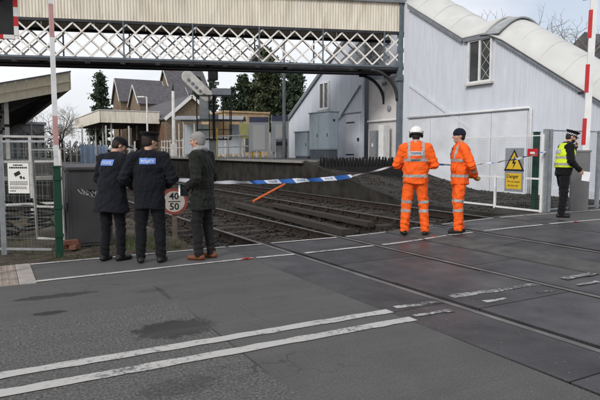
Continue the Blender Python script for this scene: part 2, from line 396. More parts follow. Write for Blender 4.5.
def sheet(x0, x1, y0, y1, z, nx=1, zf=zg):
    m = MB(); xs = np.linspace(x0, x1, nx+1)
    m._add([(x, y, zf(x)+z) for x in xs for y in (y0, y1)], [(2*i, 2*i+2, 2*i+3, 2*i+1) for i in range(nx)])
    return m
road = MB()
def slab(m, x0, x1, y0, y1, z, nx, depth=.4):
    xs = np.linspace(x0, x1, nx+1)
    m.rings([[(x, y0, zg(x)+z-depth), (x, y1, zg(x)+z-depth), (x, y1, zg(x)+z), (x, y0, zg(x)+z)] for x in xs])
slab(road, -40, 3.17, -.9, 8.1, 0, 1)
slab(road, 9.72, 45, -.9, 8.1, 0, 4)
rd = road.build('road', M['asphalt'], kind='structure')
nf = MB(); slab(nf, -40, 3.1, -3.2, -.9, .11, 1); nf.build('pavement', M['infill'], kind='structure')
inf = MB(); slab(inf, 6.27, 6.80, -.9, 8.1, 0.002, 3); inf.build('asphalt_infill_strip', M['infill'], kind='structure')

# crossing deck: rubber panels, each one its own piece, with flangeway gaps beside the rails
deck = empty('crossing_deck', (0, 0, 0), kind='structure')
GA, GB, GA2, GB2 = 3.90, 5.40, 7.40, 8.88
rngp = random.Random(5)
def panel_strip(xa, xb, shear, length, off):
    y = -.9 + 0; ys_ = []
    yy = -.9 - off
    while yy < 8.1:
        a = max(-.9, yy) + .006; b = min(8.1, yy+length) - .006
        if b - a > .15:
            m = MB(); dz = rngp.uniform(-.004, .004)
            f = (lambda y: -.02*(y-3)) if shear else (lambda y: 0.)
            def P(x, y, z): return (x+f(y), y, zg(x)+z+dz)
            n = 4; xs = np.linspace(xa, xb, n+1)
            m.rings([[P(x, a, -.16), P(x, b, -.16), P(x, b, 0), P(x, a, 0)] for x in xs])
            m.build('crossing_panel', M['rubber'], deck, bevel=.006)
        yy += length
panel_strip(3.18, 3.84, True, 1.8, .5)
panel_strip(4.00, 5.31, True, 1.2, .2)
panel_strip(5.47, 6.26, True, 1.8, 1.1)
panel_strip(6.81, 7.33, False, 1.8, .4)
panel_strip(7.50, 8.79, False, 1.2, .7)
panel_strip(8.96, 9.71, False, 1.8, .9)
bed = MB(); bed.box(2.6, 9.75, -1, 8.2, -.5, -.17); bed.build('deck_bed', M['ballast'], kind='structure')

# painted markings (thin sheets on the road)
def ribbon(pts, w, z, mt, name='road_marking', jag=0.0, seed=0):
    rr = random.Random(seed); m = MB(); out = []
    dense = []
    for i in range(len(pts)-1):
        a = Vector((*pts[i], 0)); b = Vector((*pts[i+1], 0)); n = max(1, int((b-a).length/.12))
        for k in range(n): dense.append(a.lerp(b, k/n))
    dense.append(Vector((*pts[-1], 0)))
    vs = []
    for i, p in enumerate(dense):
        t = (dense[min(i+1, len(dense)-1)] - dense[max(i-1, 0)]).normalized(); nrm = Vector((-t.y, t.x, 0))
        for s in (-1, 1):
            q = p + nrm*s*(w/2 + rr.uniform(-jag, jag)); vs.append((q.x, q.y, zg(q.x)+z))
    m._add(vs, [(2*i, 2*i+2, 2*i+3, 2*i+1) for i in range(len(dense)-1)])
    o = m.build(name, mt, kind='structure', recalc=False); return o
ribbon([(-14,4.12),(0,4.08),(3.19,4.04)], .118, .006, M['line'], jag=.008, seed=1)
ribbon([(-14,3.82),(0,3.77),(3.22,3.75)], .118, .006, M['line'], jag=.008, seed=2)
ribbon([(3.30,4.10),(3.80,4.05)], .085, .007, M['line_worn'], jag=.02, seed=3)
ribbon([(3.28,3.81),(3.70,3.77)], .08, .007, M['line_worn'], jag=.02, seed=4)
ribbon([(4.04,4.14),(5.28,4.08)], .10, .007, M['line_worn'], jag=.02, seed=5)
ribbon([(4.20,3.84),(4.5,3.82)], .06, .007, M['line_worn'], jag=.02, seed=6)
ribbon([(4.95,3.83),(5.2,3.82)], .07, .007, M['line_worn'], jag=.02, seed=7)
ribbon([(5.75,4.08),(6.28,4.07)], .11, .009, M['line_worn'], jag=.02, seed=8)
ribbon([(5.62,3.82),(5.95,3.8)], .06, .009, M['line_worn'], jag=.02, seed=16)
ribbon([(6.82,4.07),(7.28,4.06)], .10, .009, M['line_worn'], jag=.02, seed=17)
ribbon([(9.75,4.05),(30,4.0)], .105, .008, M['line'], jag=.008, seed=9)
for k, (a, b, y0, y1) in enumerate(((.41,3.15,6.93,7.03),(3.2,3.79,7.02,7.0),(3.96,5.22,7.0,7.05),(5.40,6.24,7.05,7.07),(6.3,6.78,7.07,7.07),(6.83,7.3,7.07,6.98),(7.52,8.78,6.95,6.72),(8.98,9.68,6.72,6.70),(9.74,13.5,6.70,6.5))):
    ribbon([(a,y0),(b,y1)], .075, .0075, M['line_thin'], jag=.006, seed=20+k)
for k, (a, b, y0, y1) in enumerate(((.42,3.15,8.03,8.06),(3.2,3.76,8.05,8.04),(3.93,5.18,8.05,8.05),(5.38,6.24,8.05,8.05),(6.83,7.3,8.02,8.0),(7.52,8.78,7.98,7.88),(8.98,9.68,7.88,7.86),(9.74,13.5,7.86,7.75))):
    ribbon([(a,y0),(b,y1)], .075, .0075, M['line_thin'], jag=.006, seed=40+k)
for k, (x, y) in enumerate(((3.07,7.02),(6.54,7.14),(9.66,6.66),(3.02,7.0))):
    m = MB(); rr = random.Random(k); n = 9
    m._add([(x+rr.uniform(.03,.075)*math.cos(2*PI*i/n), y+rr.uniform(.03,.07)*math.sin(2*PI*i/n), zg(x)+.011) for i in range(n)], [tuple(range(n))])
    m.build('spray_mark', M['red_mark'], kind='structure', recalc=False)

# verge and lineside ground on the near-left, kerb block and tactile slabs
def rough_sheet(x0, x1, y0, y1, zf, step, amp, seed):
    m = MB(); nx = max(2, int((x1-x0)/step)); ny = max(2, int((y1-y0)/step)); vs = []
    for j in range(ny+1):
        for i in range(nx+1):
            x = x0+(x1-x0)*i/nx; y = y0+(y1-y0)*j/ny
            vs.append((x, y, zf(x, y)+amp*mnoise.noise(Vector((x*3.1+seed, y*3.1, .3)))+amp*.6*mnoise.noise(Vector((x*9+seed, y*9, .7)))))
    m._add(vs, [(j*(nx+1)+i, j*(nx+1)+i+1, (j+1)*(nx+1)+i+1, (j+1)*(nx+1)+i) for j in range(ny) for i in range(nx)])
    return m
rough_sheet(-14, 2.95, 8.09, 26, lambda x, y: -.012 - (.10 if x > 2.2 else 0) - .012*max(0, y-10), .12, .03, 0).build('verge', M['earth'], smooth=True, kind='structure', recalc=False)
k = MB(); k.box(.24, .415, 6.86, 8.09, -.2, .012); k.build('kerb', M['kerb'], bevel=.012, kind='structure')
tact = empty('tactile_paving', (0, 0, 0), kind='structure')
for i in range(4):
    for j in range(3):
        x1 = .235-.405*i; y0 = 6.86+.41*j
        m = MB(); m.box(x1-.4, x1, y0, y0+.405, -.1, .008)
        s_ = m.build('paving_slab', M['tactile'], tact, bevel=.004)
        if i < 2:
            bl = MB()
            for a in range(6):
                for b in range(6):
                    bl.lathe([(.016,0),(.012,.006),(.004,.007)], (x1-.4+.034+a*.0665, y0+.034+b*.0665, .008), 6)
            bl.build('blister', M['tactile'], s_)
pv = MB(); slab(pv, -40, -1.4, 6.86, 8.09, .006, 1, .1); pv.build('footway', M['infill'], kind='structure')

# track bed
def bedz(x, y): 
    # rails at zg; ballast a hand below, dips between the tracks and beyond the deck
    return zg(x) - .15 - .05*math.exp(-((x-6.35)/.5)**2) - .03
rough_sheet(2.7, 9.6, 8.12, 62, bedz, .17, .035, 4).build('track_bed', M['ballast'], smooth=False, kind='structure', recalc=False)
st = MB(); rr = random.Random(11)
ico = [(0,0,1),(.9,0,.3),(.28,.85,.3),(-.72,.52,.3),(-.72,-.52,.3),(.28,-.85,.3),(0,0,-.6)]
icf = [(0,1,2),(0,2,3),(0,3,4),(0,4,5),(0,5,1),(6,2,1),(6,3,2),(6,4,3),(6,5,4),(6,1,5)]
for i in range(9000):
    y = 8.2+ 22*rr.random()**1.8; x = rr.uniform(2.5, 9.5); r_ = rr.uniform(.018, .042)
    a = rr.random()*6.28; c, s = math.cos(a), math.sin(a); sx, sy, sz = (r_*rr.uniform(.7,1.3) for _ in range(3))
    z = bedz(x, y)+rr.uniform(-.01,.035)
    st._add([(x+(c*p[0]*sx-s*p[1]*sy), y+(s*p[0]*sx+c*p[1]*sy), z+p[2]*sz) for p in ico], icf)
gt = MB(); M['grit'] = mat('grit', (.26,.25,.23), .9, .3, 9)
for i in range(170):
    x = rr.uniform(2.2, 7.5); y = rr.uniform(2.0, 7.9) if rr.random() < .8 else rr.uniform(2,4.6); r_ = rr.uniform(.002,.006); z = zg(x)+r_*.5
    if rr.random() < .5: x = 3.2+abs(rr.gauss(0,.35))
    if i < 170: gt._add([(x+p[0]*r_, y+p[1]*r_, z+p[2]*r_) for p in ico], icf)
gt.build('grit', M['grit'], kind='stuff', recalc=False)
st.build('ballast_stones', M['stone'], kind='stuff', recalc=False)

# rails and sleepers
rail_prof = [(-.07,-.15),(.07,-.15),(.07,-.135),(.012,-.115),(.012,-.045),(.034,-.03),(.034,-.004),(.026,.0),(-.026,.0),(-.034,-.004),(-.034,-.03),(-.012,-.045),(-.012,-.115),(-.07,-.135)]
def make_track(gl, gr):
    t = empty('railway_track', (0, 0, 0), kind='structure')
    for gx in (gl, gr):
        m = MB(); rings = []
        ys_ = [-6, 3, 8, 12, 20, 30, 45, 62]
        for y in ys_:
            x = rail_x(gx, y); rings.append([(x+a, y, zg(gx)+b) for a, b in rail_prof])
        m.rings(rings); ob = m.build('rail', [M['rail_side'], M['rail_top']], t)
        for p in ob.data.polygons:
            if p.normal.z > .3 and p.center.z > zg(gx)-.01: p.material_index = 1
    mid = (gl+gr)/2; z = zg(mid)-.155
    base = None
    y = 8.5; n = 0
    while y < 46:
        if base is None:
            m = MB(); m.box(-1.25, 1.25, -.125, .125, -.13, 0); base = m.mesh('sleeper', M['sleeper'], bevel=.012)
        o = link('sleeper', base, None, t); o.location = (rail_x(mid, y) if mid < 6 else mid, y, z+rr.uniform(-.012,.012)); o.rotation_euler = (0,0,rr.uniform(-.012,.012))
        y += .68; n += 1
    # chairs holding the rails on the near sleepers
    ch = None
    for k in range(12):
        for gx in (gl, gr):
            if ch is None:
                m = MB(); m.prism([(-.19,0),(.19,0),(.17,.03),(.06,.045),(.05,.11),(.036,.11),(.036,.03),(-.036,.03),(-.036,.11),(-.05,.11),(-.06,.045),(-.17,.03)], -.05, .05, 'y'); ch = m.mesh('rail_chair', M['rail_side'])
            o = link('rail_chair', ch, None, t); yy = 8.5+.68*k; o.location = (rail_x(gx, yy), yy, z-.012)
    return t
make_track(GA, GB); make_track(GA2, GB2)
# conductor-less clutter between the rails: cable trough lids and timber
tb = MB(); tb.bar((5.75,8.6,-.02),(6.35,15.5,-.06), .20, .12); tb.build('cable_trough', M['sleeper'], kind='structure')
tb = MB(); tb.bar((6.75,9.2,.0),(6.9,14.0,.0), .16, .10); tb.build('timber_baulk', M['sleeper'], label='long dark timber baulk lying between the two tracks', cat='timber')
r_ = MB(); r_.tube([(6.58,14.65,.06),(7.84,15.09,.50)], .035, 8); r_.build('marker_pole', M['orange_rod'], label='thin orange pole propped up across the second track', cat='pole')
r_ = MB(); r_.tube([(7.55,15.0,-.1),(7.55,15.0,.40)], .03, 8); r_.build('marker_stake', M['sleeper'], label='short dark stake that props up the orange pole', cat='stake')

# far platform with coping, end ramp
pf = MB(); pf.prism([(9.62,16.9),(15.0,19.5),(40,19.5),(40,130),(9.62,130)], -.45, 1.15, 'z'); pl = pf.build('platform', M['platform'], kind='structure')
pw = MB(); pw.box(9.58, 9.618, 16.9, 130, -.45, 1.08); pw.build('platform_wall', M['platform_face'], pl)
y = 16.9; cm = None; n = 0
while y < 60:
    if cm is None:
        m = MB(); m.box(9.42, 10.05, 0.004, .916, 1.085, 1.158); cm = m.mesh('coping_stone', M['coping'], bevel=.008)
    o = link('coping_stone', cm, None, pl); o.location = (0, y, rr.uniform(-.003,.003)); y += .92
def ramp_z(x, y): return max(.13+.01*mnoise.noise(Vector((x*2,y*2,0))), 1.148-.19*max(0, 16.9+(x-9.62)*.483-y)) + .022*mnoise.noise(Vector((x*1.7,y*1.7,3)))+.012*mnoise.noise(Vector((x*6,y*6,5)))
m = MB(); nx_, ny_ = 44, 80; vs_ = []
for j in range(ny_+1):
    for i in range(nx_+1):
        x = 9.65+5.34*i/nx_; yt = 16.9+(x-9.62)*.483-.004; y = 8.15+(yt-8.15)*j/ny_; vs_.append((x, y, ramp_z(x, y)))
m._add(vs_, [(j*(nx_+1)+i, j*(nx_+1)+i+1, (j+1)*(nx_+1)+i+1, (j+1)*(nx_+1)+i) for j in range(ny_) for i in range(nx_)])
m.build('platform_ramp', M['ramp'], smooth=True, kind='structure', recalc=False)
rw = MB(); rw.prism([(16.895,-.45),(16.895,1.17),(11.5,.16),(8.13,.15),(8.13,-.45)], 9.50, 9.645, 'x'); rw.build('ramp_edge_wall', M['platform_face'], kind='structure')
yd = MB(); slab(yd, 15.0, 45, 8.1, 19.49, -.01, 1); yd.build('yard', M['ramp'], kind='structure')
# near platform on the left
pf = MB(); pf.box(-14, 2.55, 26, 120, -.45, 1.15); pl2 = pf.build('platform', M['platform'], kind='structure')
m = MB(); m.box(2.553, 2.60, 26, 120, -.45, 1.08); m.build('platform_wall', M['platform_face'], pl2)
m = MB(); m.box(2.2, 2.75, 26, 120, 1.10, 1.16); m.build('coping_strip', M['coping'], pl2)
m = MB(); m.prism([(25.995,-.45),(25.995,1.15),(19,.05),(19,-.45)], -3, 2.5, 'x'); m.build('platform_ramp', M['ramp'], kind='structure')

rs_ = MB()
for i in range(4200):
    x = rr.uniform(9.75, 14.9); y = 8.2+ (8.2+(x-9.6)*.45)*rr.random(); r_ = rr.uniform(.012,.04)
    if mnoise.noise(Vector((x*1.1, y*1.1, 9))) < -.12: continue
    a = rr.random()*6.28; c, s = math.cos(a), math.sin(a); sx, sy, sz = (r_*rr.uniform(.6,1.4) for _ in range(3)); z = ramp_z(x, y)+.2*r_
    rs_._add([(x+(c*p[0]*sx-s*p[1]*sy), y+(s*p[0]*sx+c*p[1]*sy), z+p[2]*sz) for p in ico], icf)
rs_.build('ramp_gravel', M['stone'], kind='stuff', recalc=False)
# rows of black anti-trespass spikes at the head of the ramp
sp = empty('spike_mat', (0, 0, 0), label='black rows of pointed anti-trespass spikes at the top of the platform ramp', cat='spikes')
spm = None
for row in range(3):
    A_ = Vector((9.68, 15.8+.22*row, .95)); B_ = Vector((12.75, 15.25+.22*row, .95))
    b = MB(); b.bar(A_-Vector((0,0,.30)), B_-Vector((0,0,.30)), .10, .64); b.build('base_strip', M['black'], sp)
    for i in range(25):
        if spm is None:
            m = MB(); m.prism([(-.05,0),(.05,0),(.012,.33),(-.012,.33)], -.03, .03, 'y'); spm = m.mesh('spike', M['black'])
        o = link('spike', spm, None, sp); o.location = A_.lerp(B_, (i+.5+.2*row)/25.6)+Vector((0,0,.01)); o.scale = (1,1,rr.uniform(.8,1.08)); o.rotation_euler = (rr.uniform(-.05,.05), rr.uniform(-.05,.05), 0)

# litter of leaves and tufts along the verge
lf = MB()
for i in range(700):
    x = rr.uniform(-1.6, 2.9); y = 8.1+1.6*rr.random()**2; a = rr.random()*6.28; r0 = rr.uniform(.012,.03)
    z = .02+rr.uniform(0,.02)
    lf._add([(x+r0*math.cos(a), y+r0*math.sin(a), z), (x+.5*r0*math.cos(a+1.6), y+.5*r0*math.sin(a+1.6), z+.006), (x-r0*math.cos(a), y-r0*math.sin(a), z+.01*rr.random()), (x-.5*r0*math.cos(a+1.6), y-.5*r0*math.sin(a+1.6), z+.008)], [(0,1,2,3)])
lf.build('fallen_leaves', M['leaf_litter'], kind='stuff', recalc=False)
gr = MB()
for i in range(2600):
    u_ = rr.random()
    if u_ < .6: x = rr.uniform(-3.0, 2.8); y = 8.2+2.2*rr.random()**1.5; zb = -.02
    else: x = rr.uniform(1.7, 2.6); y = rr.uniform(8.4, 9.6); zb = -.03
    if mnoise.noise(Vector((x*1.9, y*1.9, 2))) < -.02: continue
    h = rr.uniform(.04,.13); a = rr.random()*6.28; b = rr.random()*6.28; w = .006
    gr._add([(x-w*math.cos(a), y-w*math.sin(a), zb), (x+w*math.cos(a), y+w*math.sin(a), zb), (x+h*.4*math.cos(b), y+h*.4*math.sin(b), zb+h)], [(0,1,2)])
gr.build('grass_tufts', M['grass'], kind='stuff', recalc=False)

# ================================================================== FOOTBRIDGE
P0 = Vector((.51, 23.42, 0)); P1 = Vector((15.10, 18.42, 0)); BD = (P1-P0).normalized(); BN = Vector((-BD.y, BD.x, 0))   # BN points away from the road
if BN.y < 0: BN = -BN
BL = (P1-P0).length
BW = 1.75
def B(s, w, z): p = P0 + BD*s + BN*w; return Vector((p.x, p.y, z))
fb = empty('footbridge', B(BL, 0, 0), label='covered lattice footbridge with cream corrugated sides spanning the railway tracks', cat='footbridge')
fb_inv = Matrix.Translation(-fb.location)
def fbuild(m, name, mt, parent=None, **k):
    o = m.build(name, mt, None, **k); o.data.transform(fb_inv); o.parent = parent or fb; return o
SA, SB = -9.0, BL
Z0, Z1, Z2, Z3 = 4.83, 4.93, 6.29, 7.53
def longbar(s0, s1, w, z0, z1, wd):
    m = MB(); m.hexa([B(s0,w,z0),B(s1,w,z0),B(s1,w+wd,z0),B(s0,w+wd,z0),B(s0,w,z1),B(s1,w,z1),B(s1,w+wd,z1),B(s0,w+wd,z1)]); return m
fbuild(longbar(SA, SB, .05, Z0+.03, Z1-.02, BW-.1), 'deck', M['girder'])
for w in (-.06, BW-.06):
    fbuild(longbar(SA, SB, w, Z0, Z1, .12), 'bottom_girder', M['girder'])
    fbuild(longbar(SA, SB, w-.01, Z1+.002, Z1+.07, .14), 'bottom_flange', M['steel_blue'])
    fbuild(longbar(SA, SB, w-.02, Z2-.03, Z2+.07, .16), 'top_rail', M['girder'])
pitch = .64; H_ = Z2-.03-(Z1+.07)
ns = int((SB-SA)/pitch)
for side, w in (('n', -.02), ('f', BW+.02)):
    for i in range(-2, ns+1):
        for sgn in (1, -1):
            s0 = SA+i*pitch; s1 = s0+1.33
            a0, a1, z0, z1 = s0, s1, Z1+.07, Z2-.03
            if s1 > SB: f = (SB-s0)/(s1-s0); a1 = SB; z1 = z0+(z1-z0)*f
            if a1-a0 < .1 or a1 < SA or a0 < SA: continue
            if sgn > 0: p, q = B(a0, w-.012, z0), B(a1, w-.012, z1)
            else:
                zz0, zz1 = Z2-.03, Z2-.03-(z1-z0); p, q = B(a0, w+.012, zz0), B(a1, w+.012, zz1)
            m = MB(); m.bar(p, q, .016, .060, up=BN.cross(q-p).normalized()); fbuild(m, 'lattice_bar', M['lattice'])
for i, s in enumerate(np.arange(SA+.6, SB+.1, 2.55)):
    for w in (-.05, BW+.05):
        m = MB(); m.bar(B(s, w, Z1), B(s, w, Z2+.05), .07, .05, up=BD); fbuild(m, 'upright', M['steel_blue'])
# corrugated side sheets above the lattice (both sides), each sheet its own part
def corr_sheet(s0, s1, w, z0, z1, pit=.11, amp=.022, face=-1):
    m = MB(); n = max(2, int((s1-s0)/pit))*4; rg = []
    for i in range(n+1):
        s = s0+(s1-s0)*i/n; a = (0, 1, 1, 0)[i % 4]*amp*face
        rg.append([B(s, w+a, z0), B(s, w+a, z1), B(s, w+a+.012, z1), B(s, w+a+.012, z0)])
    m.rings(rg); return m
s = SA; 
while s < SB-.05:
    e = min(SB, s+2.0)
    fbuild(corr_sheet(s+.004, e-.004, -.05, Z2+.07, Z3), 'side_sheet', M['cream'])
    fbuild(corr_sheet(s+.004, e-.004, BW+.02, Z2+.07, Z3, face=1), 'side_sheet', M['cream'])
    s = e
m = MB(); rg = []
for sx in (SA, SB+.1):
    rg.append([B(sx, -.18+(BW+.36)*k/12, Z3+.0+.45*math.sin(PI*k/12)) for k in range(13)] + [B(sx, BW+.18-(BW+.36)*k/12, Z3-.05+.45*math.sin(PI*(12-k)/12)) for k in range(13)])
m.rings(rg); fbuild(m, 'roof', M['roof_sheet'])
m = longbar(SA, SB+.1, -.19, Z3-.04, Z3+.06, .05); fbuild(m, 'eaves_board', M['trim'])
m = longbar(SA, SB, .0, Z2+.55, Z2+.62, BW); fbuild(m, 'ceiling', M['under_roof'])
# brackets under the girder
for s in np.arange(SA+.6, SB-1.5, 1.27):
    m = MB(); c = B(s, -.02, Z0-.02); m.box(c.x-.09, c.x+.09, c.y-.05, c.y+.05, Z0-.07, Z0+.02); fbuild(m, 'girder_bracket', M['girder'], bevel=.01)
# columns with arched brackets at the stair end
for w in (-.02, BW-.1):
    s = BL-.18
    m = MB(); c = B(s, w, 0); m.box(c.x-.09, c.x+.09, c.y-.09, c.y+.09, .0, Z3 if w < 0 else Z0); col = fbuild(m, 'column', M['steel_blue'], bevel=.015)
    m = MB(); m.box(c.x-.15, c.x+.15, c.y-.15, c.y+.15, Z0-.45, Z0-.3); fbuild(m, 'column_collar', M['steel_blue'], bevel=.02)
    pts = [B(s-.1-1.15*math.sin(t)*0-1.15*(1-math.cos(t)), w, Z0-1.25+1.22*math.sin(t)) for t in np.linspace(0, PI/2, 12)]
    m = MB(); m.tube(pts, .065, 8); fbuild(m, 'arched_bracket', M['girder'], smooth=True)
# string lamp conduit under the deck
m = MB(); m.tube([B(SA, .9, Z0+.02), B(SB, .9, Z0+.02)], .05, 6); fbuild(m, 'conduit', M['girder'])
for s in np.arange(SA+1, SB, 3.1):
    c = B(s, .5, Z0+.04); m = MB(); m.lathe([(.02,.06),(.09,.03),(.11,-.05),(.07,-.10),(.01,-.11)][::-1], c, 12); fbuild(m, 'bulkhead_lamp', M['black'], smooth=True)

# ================================================================== COVERED STAIRS
def ribbed_wall(m, x, pts_top, z_bot, y0, y1, pit=.115, amp=.02, zb=None):
    """vertical boarded wall at constant x with a sloping head; boards are real relief"""
    ysn = []; y = y0; k = 0
    while y < y1-1e-6:
        ysn.append((y, -amp if k % 2 else 0)); nxt = min(y1, y+(pit*.25 if k % 2 else pit*.75)); ysn.append((nxt-1e-4, -amp if k % 2 else 0)); y = nxt; k += 1
    def top(y):
        for (ya, za), (yb, zb_) in zip(pts_top, pts_top[1:]):
            if ya <= y <= yb+1e-6: return za+(zb_-za)*(y-ya)/(yb-ya)
        return pts_top[-1][1] if y > pts_top[-1][0] else pts_top[0][1]
    m.rings([[(x+a, y, z_bot), (x+a, y, top(y)), (x+.12, y, top(y)), (x+.12, y, z_bot)] for y, a in ysn])
    return top
def stairs_roof(root, path, x0, x1, rise, inv, name='roof', grow=0.0, mt=None):
    n = 12; rg = []
    for y, z in path:
        out = [(x0-grow+(x1-x0+2*grow)*k/n, y, z+(rise+grow)*math.sin(PI*k/n)) for k in range(n+1)]
        inn = [(x, yy, zz-.05) for x, yy, zz in reversed(out)]
        rg.append(out+inn)
    m = MB(); m.rings(rg); o = m.build(name, mt or M['roof_sheet'], root, smooth=False); o.data.transform(inv); 
    o.data.polygons.foreach_set('use_smooth', [abs(p.normal.y) < .9 for p in o.data.polygons]); return o
def sub(root, inv):
    def f(m, name, mt, parent=None, **k):
        o = m.build(name, mt, None, **k); o.data.transform(inv); o.parent = parent or root; return o
    return f

XW, XB = 15.0, 17.2
st1 = empty('covered_staircase', (XW, 12, 0), label='white boarded covered staircase with barrel roof sloping down towards the road', cat='staircase')
inv1 = Matrix.Translation(-st1.location); a1 = sub(st1, inv1)
top1 = [(8.6,2.18),(9.78,2.92),(13.45,5.28),(14.95,5.46),(17.5,7.03),(17.95,7.31)]
m = MB(); tp = ribbed_wall(m, XW, top1, -.05, 8.6, 17.95, .115, .011); a1(m, 'boarded_wall', M['clad'])
m = MB(); m.rings([[(XB, y, -.05), (XB, y, z), (XB+.1, y, z), (XB+.1, y, -.05)] for y, z in top1]); a1(m, 'rear_wall', M['clad'])
m = MB(); m.box(XW+.12, XB, 8.62, 8.7, 2.0, 2.18); a1(m, 'door_head', M['clad'])
m = MB(); m.prism([(8.7,-.05),(8.7,.2),(17.9,4.6),(17.9,4.2),(9.6,-.05)], XW+.13, XB-.02, 'x'); a1(m, 'steps', M['platform'])
stairs_roof(st1, [(13.9,5.52),(14.95,5.52),(17.5,7.09),(18.1,7.46)], XW-.14, XB+.2, .66, inv1, 'upper_roof')
stairs_roof(st1, [(13.3,5.40),(14.1,5.47)], XW-.16, XB+.22, .64, inv1, 'landing_roof', 0.012, M['trim_light'])
lr = stairs_roof(st1, [(8.3,2.05),(9.78,2.98),(13.15,5.16),(13.72,5.42)], XW-.14, XB+.2, .68, inv1, 'lower_roof', .03)
for yy in np.arange(9.2, 13.4, .85):
    zz = 2.98+(yy-9.78)*.645; stairs_roof(lr, [(yy-.012,zz-.006),(yy+.012,zz+.006)], XW-.14, XB+.2, .69, inv1, 'sheet_joint', .033).matrix_parent_inverse = Matrix()
for yy in (15.6,16.5,17.4):
    zz = 7.09+(yy-17.5)*.615; stairs_roof(st1, [(yy-.012,zz-.006),(yy+.012,zz+.006)], XW-.14, XB+.2, .67, inv1, 'sheet_joint', .01)
for (ya, za), (yb, zb) in zip(top1[:2]+[top1[2]], top1[1:3]): pass
for a, b in (((8.3,1.98),(13.42,5.24)), ((13.46,5.38),(14.93,5.42)), ((14.97,5.42),(17.95,7.25))):
    m = MB(); m.bar((XW-.085, a[0], a[1]), (XW-.085, b[0], b[1]), .10, .15); a1(m, 'fascia_board', M['trim'])
# dormer window above the landing
wy0, wy1, wz0, wz1 = 13.64, 14.72, 3.86, 5.36
win = empty('window', (XW, 14.18, 3.86)); win.parent = st1; win.location = (0, 14.18-12, 3.86); wi = Matrix.Translation(-Vector((XW,14.18,3.86))); aw = sub(win, wi)
aw2_all = None
def window(awf, y0, y1, z0, z1, x, cols=2, lattice=True, fr=.07):
    m = MB(); m.box(x-.012, x+.02, y0+fr, y1-fr, z0+fr, z1-fr); awf(m, 'pane', M['glass'])
    m = MB()
    m.box(x-.07, x+.03, y0, y0+fr, z0, z1); m.box(x-.07, x+.03, y1-fr, y1, z0, z1); m.box(x-.07, x+.03, y0+fr, y1-fr, z1-fr, z1); m.box(x-.07, x+.03, y0+fr, y1-fr, z0, z0+fr)
    for c in range(1, cols):
        yc = y0+(y1-y0)*c/cols; m.box(x-.066, x+.03, yc-fr*.55, yc+fr*.55, z0+fr, z1-fr)
    awf(m, 'frame', M['white'])
    m = MB(); m.box(x-.14, x+.03, y0-.06, y1+.06, z0-.075, z0-.002); awf(m, 'sill', M['white_grubby'])
    if lattice:  # reflection of a lattice, modelled as pale crossed bars over one casement
        for c in range(cols if awf is aw2_all else 1):
            ya = y0+(y1-y0)*c/cols+fr; yb = y0+(y1-y0)*(c+1)/cols-fr
            for k in range(3):
                za = z0+fr+(z1-z0-2*fr)*k/3; zb = z0+fr+(z1-z0-2*fr)*(k+1)/3
                m = MB(); m.bar((x-.018,ya,za),(x-.018,yb,zb),.006,.014,up=(0,-(zb-za),yb-ya)); m.bar((x-.024,ya,zb),(x-.024,yb,za),.006,.014,up=(0,(zb-za),yb-ya)); awf(m, 'lattice_reflection', M['white_grubby'])
window(aw, wy0, wy1, wz0, wz1, XW-.02)
m = MB(); m.box(XW+.02, XW+.09, 17.96, 18.34, -.05, 7.45); a1(m, 'corner_panel', M['clad'])
# string board, lower smooth panel, service pipe
m = MB(); m.bar((XW-.035,17.9,4.17),(XW-.035,14.6,2.30), .03, .10); a1(m, 'string_board', M['clad'])
for y0, y1 in ((12.15,13.6),(13.62,15.1),(15.12,16.6),(16.62,17.9)):
    m = MB(); m.box(XW-.04, XW-.022, y0, y1, .06, 2.78); a1(m, 'wall_panel', M['clad_low'])
m = MB(); m.tube([(XW-.08,17.9,2.85),(XW-.08,12.05,2.87),(XW-.08,12.0,2.84),(XW-.08,11.98,.12)], .045, 8); a1(m, 'service_pipe', M['white'], smooth=True)
m = MB(); m.box(XW-.06, XW-.02, 8.7, 11.9, .0, .35); a1(m, 'plinth', M['clad_low'])
# scrawl of dark marks on the panel
rr2 = random.Random(3)
gm = MB()
for k in range(5):
    y, z = 16.7-.16*k, 1.95-.17*(k % 3)-.05*k; pts = [(XW-.044, y+.05*math.sin(t*2.2+k), z+.09*math.cos(t*1.7+k*1.3)) for t in np.linspace(0, 2.2, 8)]
    gm.tube(pts, .013, 5)


# staircase that runs down the other way behind the bridge, standing on the platform
st2 = empty('covered_staircase', (XW, 25, 1.15), label='white boarded covered staircase beyond the bridge sloping down onto the platform', cat='staircase')
inv2 = Matrix.Translation(-Vector((XW,25,1.15))); a2 = sub(st2, inv2)
top2 = [(21.2,7.6),(25.2,5.28),(30.2,2.25)]
m = MB(); ribbed_wall(m, XW, [(21.2,7.6),(25.2,5.28),(30.2,2.25)], 1.0, 21.2, 30.2, .115, .012); a2(m, 'boarded_wall', M['clad'])
m = MB(); m.rings([[(XB, y, 1.0), (XB, y, z), (XB+.1, y, z), (XB+.1, y, 1.0)] for y, z in top2]); a2(m, 'rear_wall', M['clad'])
stairs_roof(st2, [(21.2,7.66),(25.2,5.34),(30.5,2.15)], XW-.12, XB+.2, .62, inv2, 'roof')
m = MB(); m.bar((XW-.075,21.2,7.54),(XW-.075,25.2,5.22),.09,.14); m.bar((XW-.075,25.2,5.22),(XW-.075,30.4,2.05),.09,.14); a2(m, 'fascia_board', M['trim'])
win2 = empty('window'); win2.parent = st2; win2.location = (0, 24.45-25, 3.6-1.15); aw2 = sub(win2, Matrix.Translation(-Vector((XW,24.45,3.6))))
window(aw2, 24.0, 24.95, 3.62, 5.0, XW-.012, 2, True, .09)
m = MB(); m.box(XW-.05, XW-.014, 21.28, 22.42, 1.0, 3.2); dr = a2(m, 'door', M['clad_low'], bevel=.01)
